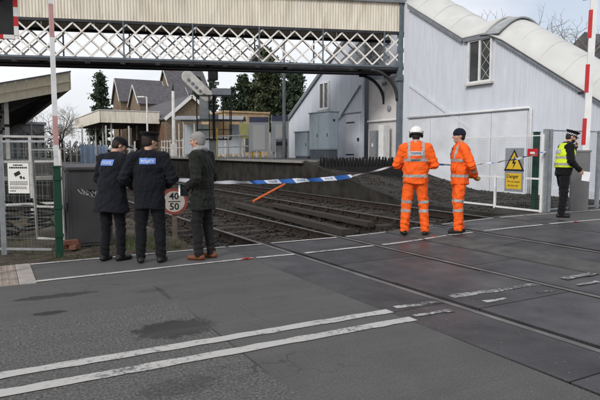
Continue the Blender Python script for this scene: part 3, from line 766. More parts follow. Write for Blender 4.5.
for z in (1.35, 2.85):
    m = MB(); m.box(XW-.06, XW-.05, 21.75, 22.42, z-.03, z+.03); a2(m, 'door_hinge', M['black'], dr).matrix_parent_inverse = Matrix()
m = MB(); m.box(XW-.10, XW-.05, 21.36, 21.46, 1.98, 2.12); a2(m, 'door_handle', M['black'], dr)
m = MB(); m.tube([(XW-.05,21.25,3.3),(XW-.05,22.6,3.3),(XW-.05,23.4,2.9),(XW-.05,23.4,1.7)], .03, 6); a2(m, 'conduit', M['galv'])
m = MB(); m.tube([(XW-.05,21.3,4.5),(XW-.05,22.9,3.2)], .035, 6); a2(m, 'conduit', M['trim'])

# sheltered wall under the bridge landing
uw = empty('landing_wall', (15.3, 20, 0), label='sheltered off-white wall below the bridge landing, between the two staircases', cat='wall')
au = sub(uw, Matrix.Translation(-Vector((15.3,20,0))))
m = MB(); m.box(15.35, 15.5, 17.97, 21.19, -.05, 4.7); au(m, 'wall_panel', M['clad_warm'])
m = MB(); m.tube([(15.28,18.0,2.86),(15.28,21.15,2.86)], .05, 8); au(m, 'rail', M['white'])
m = MB(); m.lathe([(.13,0),(.13,.03),(.02,.05)], (0,0,0), 16); ob = m.build('round_vent', M['galv'], uw); ob.rotation_euler = (0, -PI/2, 0); ob.location = (.03, 19.55-20+.1, 3.36)
for i, (x, y0, y1, z1, lab, mt) in enumerate(((14.9,20.05,20.5,2.42,'slim grey metal locker standing against the wall under the bridge','galv'), (14.8,19.35,19.7,2.62,'tall white slim box standing beside the bridge column','white'))):
    c = empty('equipment_box', (x, y0, .5), label=lab, cat='cabinet'); ac = sub(c, Matrix.Translation(-Vector((x,y0,.5))))
    m = MB(); m.box(x, x+.35, y0, y1, .3, z1); ac(m, 'housing', M[mt], bevel=.02)
    m = MB(); m.box(x-.006, x-.001, y0+.04, y1-.04, .6, z1-.08); d_ = ac(m, 'door', M[mt])
    m = MB(); m.box(x-.02, x-.007, y0+.15, y0+.25, 1.7, 1.85); ac(m, 'label_plate', M['sign_white'], d_)

# ================================================================== LINESIDE CABINETS, SIGNS, FENCES
CV = Vector((math.cos(R(61)), math.sin(R(61)), 0))      # towards the far side, as seen from the road edge
CR = Vector((math.sin(R(61)), -math.cos(R(61)), 0))

def cabinet(name, x0, x1, y0, y1, z0, z1, body, label, plinth=.22, doors=1, roof=.05, slope=0.0, extra=None):
    c = empty(name, (x0, y0, z0), label=label, cat='cabinet'); ac = sub(c, Matrix.Translation(-Vector((x0,y0,z0))))
    m = MB(); m.box(x0+.03, x1-.03, y0+.03, y1-.03, z0, z0+plinth); ac(m, 'plinth', M['cab_base'])
    m = MB(); m.box(x0, x1, y0, y1, z0+plinth+.002, z1-roof); ac(m, 'housing', body, bevel=.012)
    m = MB(); o = .04; m.hexa([(x0-o,y0-o,z1-roof+.002),(x1+o,y0-o,z1-roof+.002),(x1+o,y1+o,z1-roof+.002),(x0-o,y1+o,z1-roof+.002),(x0-o,y0-o,z1),(x1+o,y0-o,z1+slope*0),(x1+o,y1+o,z1+slope),(x0-o,y1+o,z1+slope)]); ac(m, 'lid', body, bevel=.012)
    # doors on the side towards the railway (-x) and on the side towards the road (-y)
    for k in range(doors):
        a = y0+(y1-y0)*k/doors+.03; b = y0+(y1-y0)*(k+1)/doors-.03
        m = MB(); m.box(x0-.014, x0-.001, a, b, z0+plinth+.05, z1-roof-.04); d = ac(m, 'door', body, bevel=.004)
        m = MB(); m.box(x0-.03, x0-.015, a+.06, a+.10, (z0+z1)/2-.06, (z0+z1)/2+.08); ac(m, 'handle', M['black'], d)
    m = MB(); m.box(x0+.04, x1-.04, y0-.013, y0-.001, z0+plinth+.05, z1-roof-.04); d = ac(m, 'side_panel', body, bevel=.004)
    m = MB(); m.box((x0+x1)/2-.05, (x0+x1)/2+.05, y0-.018, y0-.014, z1-.45, z1-.35); ac(m, 'badge', M['black'], d)
    return c, ac
cabinet('signal_cabinet', 12.5, 12.98, 20.05, 21.7, 1.15, 3.2, M['cab_blue'], 'large pale blue-grey equipment cabinet standing on the platform beside the stairs', .42, 2)
cabinet('signal_cabinet', 12.55, 13.1, 21.95, 23.15, 1.15, 2.42, M['cab_blue'], 'lower blue-grey equipment cabinet beside the large one on the platform', .12, 1)
c, ac = cabinet('relay_cabinet', 1.05, 1.68, 9.17, 9.95, -.02, 1.24, M['cab_dark'], 'dark grey kerbside cabinet with a pale scrawl and a sticker on it', .03, 1, .05, .04)
gm = MB()
for k in range(5):
    cx = 1.22+.065*k; pts = [(cx+.05*math.sin(t*1.9+k), 9.153, .86+.045*math.cos(t*2.6+k*1.7)-.015*k) for t in np.linspace(0, 3.4, 10)]
    gm.tube(pts, .0035, 4)
ac(gm, 'graffiti', M['white_grubby'])
m = MB(); m.box(1.47, 1.55, 9.150, 9.155, 1.07, 1.11); ac(m, 'sticker', M['sign_white'])

# --- speed sign 40 over 50 on a timber post
sg = empty('speed_sign', (2.63, 9.0, -.1), label='round white speed board with red rim reading 40 over 50 on a short post', cat='sign')
sg.rotation_euler = (0, 0, R(74-90))
m = MB(); m.box(-.04, .04, .03, .10, 0, .80); m.build('post', M['wood_post'], sg, bevel=.006)
def disc(r, y0, y1, n=36): 
    m = MB(); m.rings([[(r*math.cos(2*PI*k/n), y0, .76+r*math.sin(2*PI*k/n)) for k in range(n)], [(r*math.cos(2*PI*k/n), y1, .76+r*math.sin(2*PI*k/n)) for k in range(n)]]); return m
disc(.215, .0, .028).build('rim', mat('faded_red_rim', (.30,.055,.045), .6, .15, 12, dirt=(.2,.08,.06), dscale=8), sg)
disc(.172, -.006, -.001).build('face', mat('dulled_sign_face', (.50,.47,.42), .6, .1, 8, dirt=(.35,.31,.26), dscale=9), sg)
put_text('lettering', '40', .155, face_mat((0,-.009,.845),(1,0,0),(0,0,1)), M['ink'], sg, True)
put_text('lettering', '50', .155, face_mat((0,-.009,.675),(1,0,0),(0,0,1)), M['ink'], sg, True)
m = MB(); m.box(-.10, .10, -.010, -.0065, .755, .768); m.build('bar', M['ink'], sg)

# --- left: wire mesh fence, CCTV notice, green post, open gate leaf
def mesh_panel(p, q, z0, z1, step=.05, r=.0014, hstep=None):
    m = MB(); p = Vector(p); q = Vector(q); L_ = (q-p).length; n = int(L_/step)
    for i in range(n+1):
        a = p.lerp(q, i/n); m.bar((a.x,a.y,z0),(a.x,a.y,z1), r*2, r*2)
    h = hstep or step*3; k = int((z1-z0)/h)
    for j in range(k+1):
        z = z0+(z1-z0)*j/k; m.bar((p.x,p.y,z),(q.x,q.y,z), r*2.4, r*2.4)
    return m
fl = empty('mesh_fence', (.14, 9.05, -.02), label='grey wire mesh fence beside the tactile paving with a camera notice', cat='fence'); af = sub(fl, Matrix.Translation(-Vector((.14,9.05,-.02))))
fa, fbp, fc = Vector((-1.9,10.4,0)), Vector((.14,9.05,0)), Vector((.74,8.66,0))
for p, q in ((fa, fbp), (fbp, fc)):
    af(mesh_panel(p, q, .08, 1.62), 'wire_mesh', M['wire'])
    for z in (.08, 1.62):
        m = MB(); m.bar((p.x,p.y,z),(q.x,q.y,z), .03, .03); af(m, 'rail', M['galv'])
for p in (fa, fbp):
    m = MB(); m.box(p.x-.035, p.x+.035, p.y-.035, p.y+.035, -.02, 1.72); af(m, 'post', M['galv'], bevel=.006)
gp = empty('green_post', (.82, 8.47, -.02), label='dark green steel fence post at the end of the mesh fence', cat='post')
m = MB(); m.box(-.05, .05, -.04, .04, 0, 1.27); m.build('post', M['green'], gp, bevel=.008)
m = MB(); m.box(-.06, .06, -.05, .05, 1.272, 1.30); m.build('cap', M['green'], gp, bevel=.008)
for z in (.3, .7, 1.1):
    m = MB(); m.box(-.058, .058, -.055, -.041, z, z+.05); m.build('clamp', M['green'], gp)
# CCTV notice
fd = (fc-fbp).normalized(); cn = Vector((.36, 8.87, 1.10))
ns_ = empty('camera_notice', cn, label='white camera notice with a black camera picture hung on the mesh fence', cat='sign')
ns_.rotation_euler = (0, 0, math.atan2(fd.y, fd.x))
m = MB(); m.box(-.155, .155, -.006, 0, -.215, .215); m.build('plate', M['sign_white'], ns_, bevel=.002)
m = MB(); m.bar((-.055,-.009,.045),(.025,-.009,.085), .004, .05, up=(0,0,1)); m.bar((.03,-.009,.03),(.045,-.009,-.005), .004, .03); m.bar((.075,-.009,.02),(.085,-.009,-.01), .004, .02); m.build('pictogram', M['ink'], ns_)
m = MB()
rr = random.Random(8)
for row, (z, h) in enumerate(((.185,.018),(.15,.022),(-.05,.008),(-.07,.008),(-.09,.008),(-.125,.008),(-.145,.008),(-.18,.012))):
    x = -.13 if row != 0 else -.07
    end = .13 if row not in (0, 7) else (.07 if row == 0 else -.04)
    while x < end-.015:
        w = rr.uniform(.012,.035); m.box(x, min(x+w, end), -.009, -.0065, z-h/2, z+h/2); x += w+.007
m.build('print', M['ink'], ns_)
# open gate leaf of white tube with mesh
gl = empty('gate_leaf', (.98, 9.28, 0), label='open white tubular gate leaf with mesh behind the green post', cat='gate'); ag = sub(gl, Matrix.Translation(-Vector((.98,9.28,0))))
ga, gb = Vector((.62,9.62,0)), Vector((.98,9.28,0))
m = MB(); m.tube([(ga.x,ga.y,.12),(ga.x-.03,ga.y,1.50),(gb.x-.03,gb.y,1.50),(gb.x,gb.y,.12),(ga.x,ga.y,.12)], .022, 8); ag(m, 'frame', M['white_grubby'], smooth=True)
m = MB(); m.tube([(ga.x,ga.y,.62),(gb.x,gb.y,.62)], .018, 8); ag(m, 'middle_rail', M['white_grubby'])
ag(mesh_panel(ga, gb, .12, .62), 'wire_mesh', M['wire'])
m = MB(); m.box(gb.x+.0, gb.x+.03, gb.y, gb.y+.03, .9, 1.15); ag(m, 'hinge', M['galv'])

# --- left barrier: raised boom with counterweight arms
bl_ = empty('crossing_barrier', (.93, 9.62, -.02), label='raised white barrier boom with faded red bands beside the dark cabinet', cat='barrier')
m = MB(); m.box(-.02, .12, .0, .16, 0, 1.02); m.build('pedestal', M['galv'], bl_, bevel=.015)
segs = [(.25,1.6,'w'),(1.6,2.05,'r'),(2.05,3.25,'w'),(3.25,3.75,'r'),(3.75,4.9,'w'),(4.9,5.4,'r'),(5.4,6.6,'w')]
for z0, z1, t in segs:
    m = MB(); w0 = .042-.003*z0; w1 = .042-.003*z1
    m.hexa([(-w0,-.10,z0),(w0,-.10,z0),(w0,-.02,z0),(-w0,-.02,z0),(-w1,-.10,z1),(w1,-.10,z1),(w1,-.02,z1),(-w1,-.02,z1)])
    m.build('boom_section' if t == 'w' else 'red_band', M['white'] if t == 'w' else M['red_faded'], bl_)
m = MB(); m.bar((.09,-.06,.05),(.02,-.05,1.35), .035, .02); m.build('counterweight_arm', M['galv'], bl_)
m = MB(); m.bar((.16,-.02,.05),(.08,-.04,1.2), .035, .02); m.build('counterweight_arm', M['white'], bl_)
# loose bricks by the barrier foot
for k, (x, y, rz) in enumerate(((.98,9.0,.3),(1.08,8.93,1.1),(1.02,8.96,.2))):
    m = MB(); m.box(-.107,.107,-.05,.05,0,.065); o = m.build('loose_brick', mat('loose_brick', (.20,.09,.06), .9, .2, 12, .3, 50) if k == 0 else bpy.data.materials['loose_brick'], bevel=.006, label=('loose red brick under another brick beside the green post','loose red brick lying crosswise against the dark cabinet','red brick resting on top of the two other loose bricks')[k], cat='brick', group='loose bricks by the barrier')
    o.location = (x, y, .02+(.067 if k == 2 else 0)); o.rotation_euler = (0,0,rz)

# --- white lineside fence panels, danger sign, red fire board, green post, on the far side of the crossing
wf = empty('lineside_fence', (10.6, 8.15, .13), label='white framed mesh fence running along the track from the steel gate posts', cat='fence'); aw_ = sub(wf, Matrix.Translation(-Vector((10.6,8.15,.13))))
for y in (8.17, 9.46, 10.75):
    m = MB(); m.box(10.575, 10.625, y-.025, y+.025, .05, 1.86 if y < 9 else .92); aw_(m, 'post', M['white'], bevel=.005)
for y0, y1, z in ((8.2,9.43,.17),(9.49,10.72,.19),(8.2,9.43,.88),(9.49,10.72,.88),(8.2,10.72,1.83)):
    m = MB(); m.bar((10.6,y0,z),(10.6,y1,z), .04 if z < 1 else .022, .04 if z < 1 else .022); aw_(m, 'rail', M['white'])
m = MB(); m.bar((10.6,10.72,.9),(10.6,10.72,1.83),.02,.02); aw_(m, 'thin_post', M['white'])
for y0, y1 in ((8.2,9.43),(9.49,10.72)):
    aw_(mesh_panel((10.61,y0,0),(10.61,y1,0), .19, 1.83, .05, .0008, .05), 'wire_mesh', M['wire'])
ds = empty('danger_sign', (10.56, 8.89, 1.06), label='yellow and black electrical danger sign on a grey plate on the white fence', cat='sign')
ds.rotation_euler = (0, 0, -PI/2)     # faces the tracks
# local: x along fence (towards road), -y towards viewer
m = MB(); m.box(-.26, .26, -.006, .0, -.50, .50); m.build('plate', M['galv'], ds, bevel=.003)
m = MB(); m.box(-.215,.215,-.010,-.0065,-.44,-.08); m.build('yellow_panel', M['yellow'], ds)
def tri(c, h, y0, y1):
    m = MB(); w = h*.577; pts = [(-w, c-h/3), (w, c-h/3), (0, c+2*h/3)]
    m.rings([[(x, y0, z) for x, z in pts], [(x, y1, z) for x, z in pts]]); return m
tri(.14, .50, -.010, -.0065).build('triangle_border', M['ink'], ds)
tri(.145, .385, -.0135, -.0105).build('triangle_face', M['yellow'], ds)
m = MB(); pts = [(.035,.36),(-.055,.14),(.0,.15),(-.035,.02),(.065,.19),(.01,.18)]
m.rings([[(x,-.0165,z) for x,z in pts],[(x,-.014,z) for x,z in pts]]); m.build('lightning_bolt', M['ink'], ds)
put_text('lettering', 'Danger', .115, face_mat((-.03,-.0125,-.15),(1,0,0),(0,0,1)), M['ink'], ds, True)
put_text('lettering', 'Do not touch', .062, face_mat((0,-.0125,-.27),(1,0,0),(0,0,1)), M['ink'], ds, True)
put_text('lettering', 'the live rail', .062, face_mat((-.02,-.0125,-.36),(1,0,0),(0,0,1)), M['ink'], ds, True)
rb = empty('red_board', (10.56, 8.40, 1.46), label='small red board on the white fence next to the danger sign', cat='sign'); rb.rotation_euler = (0,0,-PI/2)
m = MB(); m.box(-.14,.14,-.008,0,-.085,.085); m.build('plate', M['red'], rb, bevel=.003)
m = MB(); m.box(-.06,.06,-.011,-.0085,-.03,.015); m.build('print', M['sign_white'], rb)
g2 = empty('green_post', (10.95, 8.62, .13), label='dark green steel post standing behind the white fence and red board', cat='post')
m = MB(); m.box(-.06,.06,-.05,.05,0,1.78); m.build('post', M['green'], g2, bevel=.008)
m = MB(); m.box(-.07,.07,-.06,.06,1.782,1.80); m.build('cap', M['green'], g2)

# --- steel gate posts and mesh fence along the back of the footway on the right
rf = empty('mesh_fence', (10.7, 8.15, .13), label='grey mesh fence with steel gate posts behind the officer in the yellow vest', cat='fence'); ar = sub(rf, Matrix.Translation(-Vector((10.7,8.15,.13))))
for x, w in ((10.66,.05),(10.80,.045),(12.55,.035),(14.5,.035)):
    m = MB(); m.box(x-w, x+w, 8.11, 8.19, .05, 1.97); ar(m, 'post', M['galv'], bevel=.008)
for a, b in ((10.85,12.5),(12.6,14.46)):
    ar(mesh_panel((a,8.15,0),(b,8.15,0), .2, 1.93, .05, .0009, .05), 'wire_mesh', M['wire'])
    for z in (.2, 1.94):
        m = MB(); m.bar((a,8.15,z),(b,8.15,z), .03, .03); ar(m, 'rail', M['galv'])
m = MB(); m.box(10.70, 10.76, 8.13, 8.17, .5, 1.7); ar(m, 'latch_plate', M['galv'])

# --- right barrier: machine box and raised boom with red bands
bx_, by_ = 11.75, 7.98
br = empty('crossing_barrier', (bx_, by_, .13), label='raised white barrier boom with bright red bands on a grey machine box', cat='barrier')
br.rotation_euler = (0, 0, R(61-90-22))
m = MB(); m.box(-.25, .12, -.12, .28, 0, 1.33); m.build('machine_box', M['cab_dark'] if False else mat('machine_grey', (.15,.15,.155), .6, .1, 4, dirt=(.1,.1,.1)), br, bevel=.02)
m = MB(); m.box(-.27, .14, -.14, .30, 1.332, 1.38); m.build('machine_lid', bpy.data.materials['machine_grey'], br, bevel=.02)
def boomx(z): return .012*(z-1.0)
def boom(x0, x1, z0, z1, nm, mt, y0=-.05, y1=.05):
    m = MB(); m.hexa([(x0+boomx(z0),y0,z0),(x1+boomx(z0),y0,z0),(x1+boomx(z0),y1,z0),(x0+boomx(z0),y1,z0),(x0+boomx(z1),y0,z1),(x1+boomx(z1),y0,z1),(x1+boomx(z1),y1,z1),(x0+boomx(z1),y1,z1)]); m.build(nm, mt, br)
boom(-.045, .09, 1.384, 6.2, 'boom', M['white'])
for z0, z1 in ((1.50,2.09),(2.66,3.28),(3.85,4.46),(5.0,5.6)):
    boom(-.066, -.0455, z0, z1, 'red_band', M['red'], -.053, .053)
    boom(-.046, .01, z0, z1, 'red_band', M['red'], -.0535, -.0505)
for z in (2.66, 4.72):
    m = MB(); m.box(-.20+boomx(z), -.076+boomx(z), -.03, .03, z-.03, z+.03); m.build('skirt_clip', M['black'], br, bevel=.01)

# --- flashing road signal at the frame's top left
ww = empty('road_signal', (.16, 7.36, 0), label='flashing road signal with red and white bordered black backboard on a tall post', cat='signal'); ww.rotation_euler = (0,0,R(79-90))
m = MB(); m.tube([(-.30,.05,0),(-.30,.05,3.9)], .057, 12); m.build('post', M['galv'], ww, smooth=True)
m = MB(); m.box(-.52, .19, -.12, -.09, 2.78, 3.62); m.build('backboard', M['black'], ww, bevel=.01)
for i in range(8):
    z0 = 2.78+.105*i
    for xx in (-.56, .175):
        m = MB(); m.box(xx, xx+.045, -.125, -.085, z0+.001, z0+.104); m.build('border_block', M['red'] if i % 2 else M['sign_white'], ww)
for i in range(6):
    x0 = -.51+.115*i
    for zz in (2.76, 3.60):
        m = MB(); m.box(x0, x0+.113, -.128, -.083, zz-.02, zz+.025); m.build('border_block', M['red'] if i % 2 == 0 else M['sign_white'], ww)
for x in (-.35, 0.02):
    m = MB(); m.lathe([(.09,0),(.10,.02),(.06,.05),(.01,.06)], (0,0,0), 16); o = m.build('lamp', M['red'], ww, smooth=True); o.rotation_euler = (PI/2,0,0); o.location = (x,-.12,3.25)
    m = MB(); m.rings([[((.125+.0)*math.cos(t)+x, y, 3.25+.125*math.sin(t)) for t in np.linspace(-.3, PI+.3, 12)] + [(.115*math.cos(t)+x, y, 3.25+.115*math.sin(t)) for t in np.linspace(PI+.3, -.3, 12)] for y in (-.12,-.36)]); m.build('hood', M['black'], ww)
m = MB(); m.box(-.45, .10, -.08, .12, 2.95, 3.5); m.build('lamp_housing', M['black'], ww, bevel=.03)

# ================================================================== STATION THINGS BEYOND THE BRIDGE
# railway signal with junction indicator and maintenance cage on the far platform
rs = empty('railway_signal', (10.15, 27.4, 1.15), label='railway signal with white junction indicator above a black maintenance cage on the platform', cat='signal'); rs.rotation_euler = (0,0,R(72-90))
m = MB(); m.tube([(0,0,0),(0,0,4.5)], .07, 10); m.build('mast', M['black'], rs)
cx0, cx1, cy0, cy1, cz0, cz1 = -.85, .85, -.55, .45, 1.0, 3.15
m = MB(); m.box(cx0, cx1, cy0, cy1, cz0-.06, cz0); m.build('cage_floor', M['black'], rs)
for x in (cx0, -.25, .45, cx1):
    for y in ((cy0, cy1) if x in (cx0, cx1) else (cy0,)):
        m = MB(); m.bar((x,y,cz0),(x,y,cz1), .05, .05); m.build('cage_post', M['black'], rs)
for z in (cz0+.45, cz0+.95, cz1):
    m = MB(); m.bar((cx0,cy0,z),(cx1,cy0,z), .035, .035); m.build('cage_rail', M['black'], rs)
    m = MB(); m.bar((cx0,cy1,z),(cx0,cy0,z), .035, .035); m.build('cage_rail', M['black'], rs)
    m = MB(); m.bar((cx1,cy1,z),(cx1,cy0,z), .035, .035); m.build('cage_rail', M['black'], rs)
    m = MB(); m.bar((cx0,cy1,z),(cx1,cy1,z), .035, .035); m.build('cage_rail', M['black'], rs)
m = MB(); m.box(cx0+.65, cx1-.05, cy1-.1, cy1-.06, cz0+.1, cz0+.9); m.build('back_panel', M['wood_tan'], rs)
m = MB(); m.box(cx0+.62, cx0+1.1, cy1-.16, cy1-.12, cz0+1.0, cz0+1.25); m.build('blue_plate', M['tarp'], rs)
m = MB(); m.box(-.72, -.28, cy0+.08, cy0+.35, cz0+.9, cz1+.05); m.build('equipment_case', M['galv'], rs, bevel=.02)
m = MB(); m.box(-.1, .85, cy0-.02, cy1, cz1+.03, cz1+.35); m.build('wire_canopy', M['trim'], rs)
# junction indicator: a tilted capsule with a dark row of lamps
a = Vector((-1.28,-.35,4.05)); b = Vector((-.35,-.35,3.15)); d_ = (b-a).normalized(); nrm = Vector((-d_.z,0,d_.x)); n = 10
cap = []; r_ = .30
ang0 = math.atan2(d_.z, d_.x)
for t in np.linspace(ang0+PI/2, ang0+3*PI/2, n): cap.append((a.x+r_*math.cos(t), a.z+r_*math.sin(t)))
for t in np.linspace(ang0-PI/2, ang0+PI/2, n): cap.append((b.x+r_*math.cos(t), b.z+r_*math.sin(t)))
m = MB(); m.rings([[(x,-.50,z) for x,z in cap],[(x,-.34,z) for x,z in cap]]); ji = m.build('junction_indicator', M['white_grubby'], rs, bevel=.02)
for k in range(5):
    p = a.lerp(b, (k+.5)/5); m = MB(); m.lathe([(.075,0),(.075,.05),(.02,.06)], (0,0,0), 12); o = m.build('indicator_lamp', M['trim'], ji); o.rotation_euler = (PI/2,0,0); o.location = (p.x-.05,-.5,p.z-.06)
m = MB(); m.box(-.28,.22,-.5,-.3,3.9,4.85); m.build('signal_head', M['black'], rs, bevel=.08)
m = MB(); m.box(.02,.28,-.3,-.1,3.7,3.85); m.build('head_bracket', M['galv'], rs)
m = MB(); m.box(-.25, .1, -.15, .2, 0, .95); m.build('base_case', M['galv'], rs, bevel=.02)

# notice boards and handrails on the platform
def board(x, y, rz, w, h, z, label, posts=True):
    b_ = empty('notice_board', (x, y, 1.15), rz, label=label, cat='notice board', group=None)
    m = MB(); m.box(-w/2, w/2, -.03, .03, z, z+h); m.build('panel', M['glass_pale'], b_)
    m = MB(); m.box(-w/2, w/2, -.05, .05, z+h+.002, z+h+.26); m.build('header', mat('board_header', (.10,.11,.19), .5, .1, 4) if 'board_header' not in bpy.data.materials else bpy.data.materials['board_header'], b_)
    for sx in (-1, 1):
        m = MB(); m.bar((sx*w/2, 0, 0),(sx*w/2, 0, z+h+.3), .07, .07); m.build('post', M['white_grubby'], b_)
    m = MB(); m.box(-w/2+.18, w/2-.18, -.036, -.031, z+.1, z+h-.15); m.build('poster', M['sign_white'], b_)
    return b_
board(11.85, 25.6, R(60-90), .95, 1.45, .35, 'glazed platform notice board with dark header nearer the yellow handrail')
board(12.72, 25.0, R(60-90), .80, 1.55, .30, 'glazed platform notice board with dark header beside the lamp post')
yh = empty('handrail', (11.2, 26.4, 1.15), R(62-90), label='yellow and white tubular handrail on the platform before the notice boards', cat='handrail')
for x in (-1.15,-.6,0,.62,1.0):
    m = MB(); m.tube([(x,-.3,0),(x,-.3,1.12 if x > -1 else 1.5)], .035, 8); m.build('upright', M['yellow'] if x in (-1.15,.62,1.0) else M['white_grubby'], yh)
for z in (.55, 1.1):
    m = MB(); m.tube([(-1.15,-.3,z),(1.0,-.3,z+.08)], .03, 8); m.build('rail', M['white_grubby'], yh)
m = MB(); m.box(-.05,.45,-.26,-.22,1.0,1.75); m.build('yellow_notice', mat('pale_yellow', (.62,.60,.25), .6, .1, 4), yh)
def bin_(x, y, label):
    b_ = empty('platform_bin', (x, y, 1.15), label=label, cat='bin')
    m = MB(); m.lathe([(.24,0),(.27,.05),(.27,.85),(.29,.87),(.29,.95),(.16,1.02),(.02,1.03)], (0,0,0), 16); m.build('body', M['galv'], b_, smooth=True)
    m = MB(); m.lathe([(.275,.62),(.275,.80)], (0,0,0), 16); m.build('mouth_band', M['black'], b_)
bin_(12.35, 24.1, 'grey platform litter bin standing in front of the notice boards')
# shelter frame behind the handrails
sh = empty('waiting_shelter', (11.4, 31.5, 1.15), R(61-90), label='steel and glass waiting shelter on the platform behind the yellow handrail', cat='shelter')
for x in (-1.8,-.9,0,.9,1.8):
    for y in (0, 1.3):
        m = MB(); m.bar((x,y,0),(x,y,2.2), .06, .06); m.build('post', M['white_grubby'], sh)
for x in (-1.8,-.9,0,.9):
    m = MB(); m.box(x+.05,x+.85,1.28,1.30,.2,2.0); m.build('pane', M['glass_pale'], sh)
m = MB(); rg = [[(x, -.3+1.8*k/8, 2.22+.25*math.sin(PI*k/8)+o) for k in range(9)]+[(x, 1.5-1.8*k/8, 2.18+.25*math.sin(PI*(8-k)/8)) for k in range(9)] for x, o in ((-2,0),(2,0))]; m.rings(rg); m.build('roof', M['far_grey'], sh)

# lamp posts
def lamp_post(x, y, z0, h, r, label, arm=None, mt='white_grubby', bands=None):
    l_ = empty('lamp_post', (x, y, z0), label=label, cat='lamp post')
    m = MB(); m.tube([(0,0,0),(0,0,h*.3),(0,0,h)], [r*1.3, r, r*.75], 10); m.build('column', M[mt], l_, smooth=True)
    if arm:
        m = MB(); m.tube([(0,0,h),(arm*CR.x,arm*CR.y,h+.05)], r*.6, 8); m.build('arm', M[mt], l_)
        m = MB(); m.box(-.28,.28,-.12,.12,-.05,.06); o = m.build('lantern', M['sign_white'], l_, bevel=.04); o.location = (arm*CR.x, arm*CR.y, h+.02); o.rotation_euler = (0,0,math.atan2(CR.y,CR.x))
    if bands:
        for z in bands:
            m = MB(); m.lathe([(r*1.25,z),(r*1.25,z+.15)], (0,0,0), 12); m.build('band', M['black'], l_)
    return l_
lamp_post(12.12, 23.4, 1.15, 6.2, .075, 'tall slim grey lamp post beside the small blue-grey cabinet', None, 'galv')
lamp_post(11.15, 45.2, 1.15, 4.65, .075, 'white lamp post with a short left arm before the station canopy', -.45)
lp = lamp_post(11.55, 39.3, 1.15, 4.6, .13, 'thick pale concrete post with a dark cap on the platform')
m = MB(); m.lathe([(.05,4.6),(.07,4.75),(.05,5.0),(.02,5.1)], (0,0,0), 10); m.build('cap', M['black'], lp)
m = MB(); m.box(-.18,.18,-.18,.18,0,.9); m.build('base', M['white_grubby'], lp, bevel=.03)
lp = lamp_post(10.78, 34.0, 1.15, 2.0, .10, 'short thick white post standing beside the grey-haired man', None)

# near (left) platform canopy: upswept cantilever roof seen from its end
cy = 27.0
ca = empty('platform_canopy', (.75, cy+.6, 1.15), label='upswept platform canopy with weathered cream boarded fascia on the near platform', cat='canopy'); ac = sub(ca, Matrix.Translation(-Vector((.75,cy+.6,1.15))))
def cz(x): return 3.42+(x-.1)*.245      # underside
x = -6.0
while x < 3.25:
    e = min(3.28, x+.42)
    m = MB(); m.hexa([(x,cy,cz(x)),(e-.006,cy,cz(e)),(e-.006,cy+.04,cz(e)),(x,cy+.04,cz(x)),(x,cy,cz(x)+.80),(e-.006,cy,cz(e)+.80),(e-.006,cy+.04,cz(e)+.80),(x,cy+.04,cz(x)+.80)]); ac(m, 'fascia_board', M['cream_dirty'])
    x = e
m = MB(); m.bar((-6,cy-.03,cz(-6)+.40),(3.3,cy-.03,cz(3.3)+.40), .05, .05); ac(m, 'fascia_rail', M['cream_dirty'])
m = MB(); m.bar((-6,cy-.02,cz(-6)+.82),(3.34,cy-.02,cz(3.34)+.82), .14, .05); ac(m, 'fascia_cap', M['trim'])
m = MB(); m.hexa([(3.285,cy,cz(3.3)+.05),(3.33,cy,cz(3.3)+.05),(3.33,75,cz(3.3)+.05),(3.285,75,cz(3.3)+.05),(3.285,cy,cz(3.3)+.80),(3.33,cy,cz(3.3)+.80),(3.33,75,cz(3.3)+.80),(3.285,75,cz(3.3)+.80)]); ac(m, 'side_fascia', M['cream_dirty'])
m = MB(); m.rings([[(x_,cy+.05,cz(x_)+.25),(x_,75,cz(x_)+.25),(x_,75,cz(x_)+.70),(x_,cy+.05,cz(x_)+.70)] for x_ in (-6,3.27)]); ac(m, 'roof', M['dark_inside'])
for yy in np.arange(cy+.6, 60, 4.0):
    m = MB(); m.box(.66,.84,yy-.09,yy+.09,1.15,cz(.75)+.3); p_ = ac(m, 'post', M['white_grubby'], bevel=.02)
    for z in (2.05,2.55):
        m = MB(); m.box(.645,.855,yy-.105,yy+.105,z,z+.12); ac(m, 'post_band', M['black'], p_)
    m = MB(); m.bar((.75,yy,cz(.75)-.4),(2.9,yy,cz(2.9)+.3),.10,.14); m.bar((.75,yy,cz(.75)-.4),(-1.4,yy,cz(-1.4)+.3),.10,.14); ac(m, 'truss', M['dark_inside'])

# station canopy on the far platform
sc = empty('platform_canopy', (10, 55.5, 1.15), label='flat station canopy with cream fascia and white posts on the far platform', cat='canopy'); ac = sub(sc, Matrix.Translation(-Vector((10,55.5,1.15))))
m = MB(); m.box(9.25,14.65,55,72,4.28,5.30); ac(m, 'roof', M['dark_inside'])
m = MB(); m.box(9.2,14.75,54.92,54.99,4.22,5.34); ac(m, 'end_fascia', M['cream'])
m = MB(); m.box(9.16,9.24,54.92,72,4.22,5.34); ac(m, 'side_fascia', M['cream'])
m = MB(); m.box(9.1,14.8,54.86,72,5.345,5.42); ac(m, 'flat_top', M['white_grubby'])
for yy in (55.6,60,64.4,68.8):
    for xx in (10.3, 13.7):
        m = MB(); m.tube([(xx,yy,1.15),(xx,yy,4.25)], .09, 8); ac(m, 'post', M['white_grubby'])
for k, xx in enumerate((10.6,11.5,12.5,13.3)):
    m = MB(); m.box(xx,xx+.45,56+k,56.5+k,1.15,2.2+.5*(k % 2)); ac(m, 'stand', M['dark_inside'] if k % 2 else M['white_grubby'])

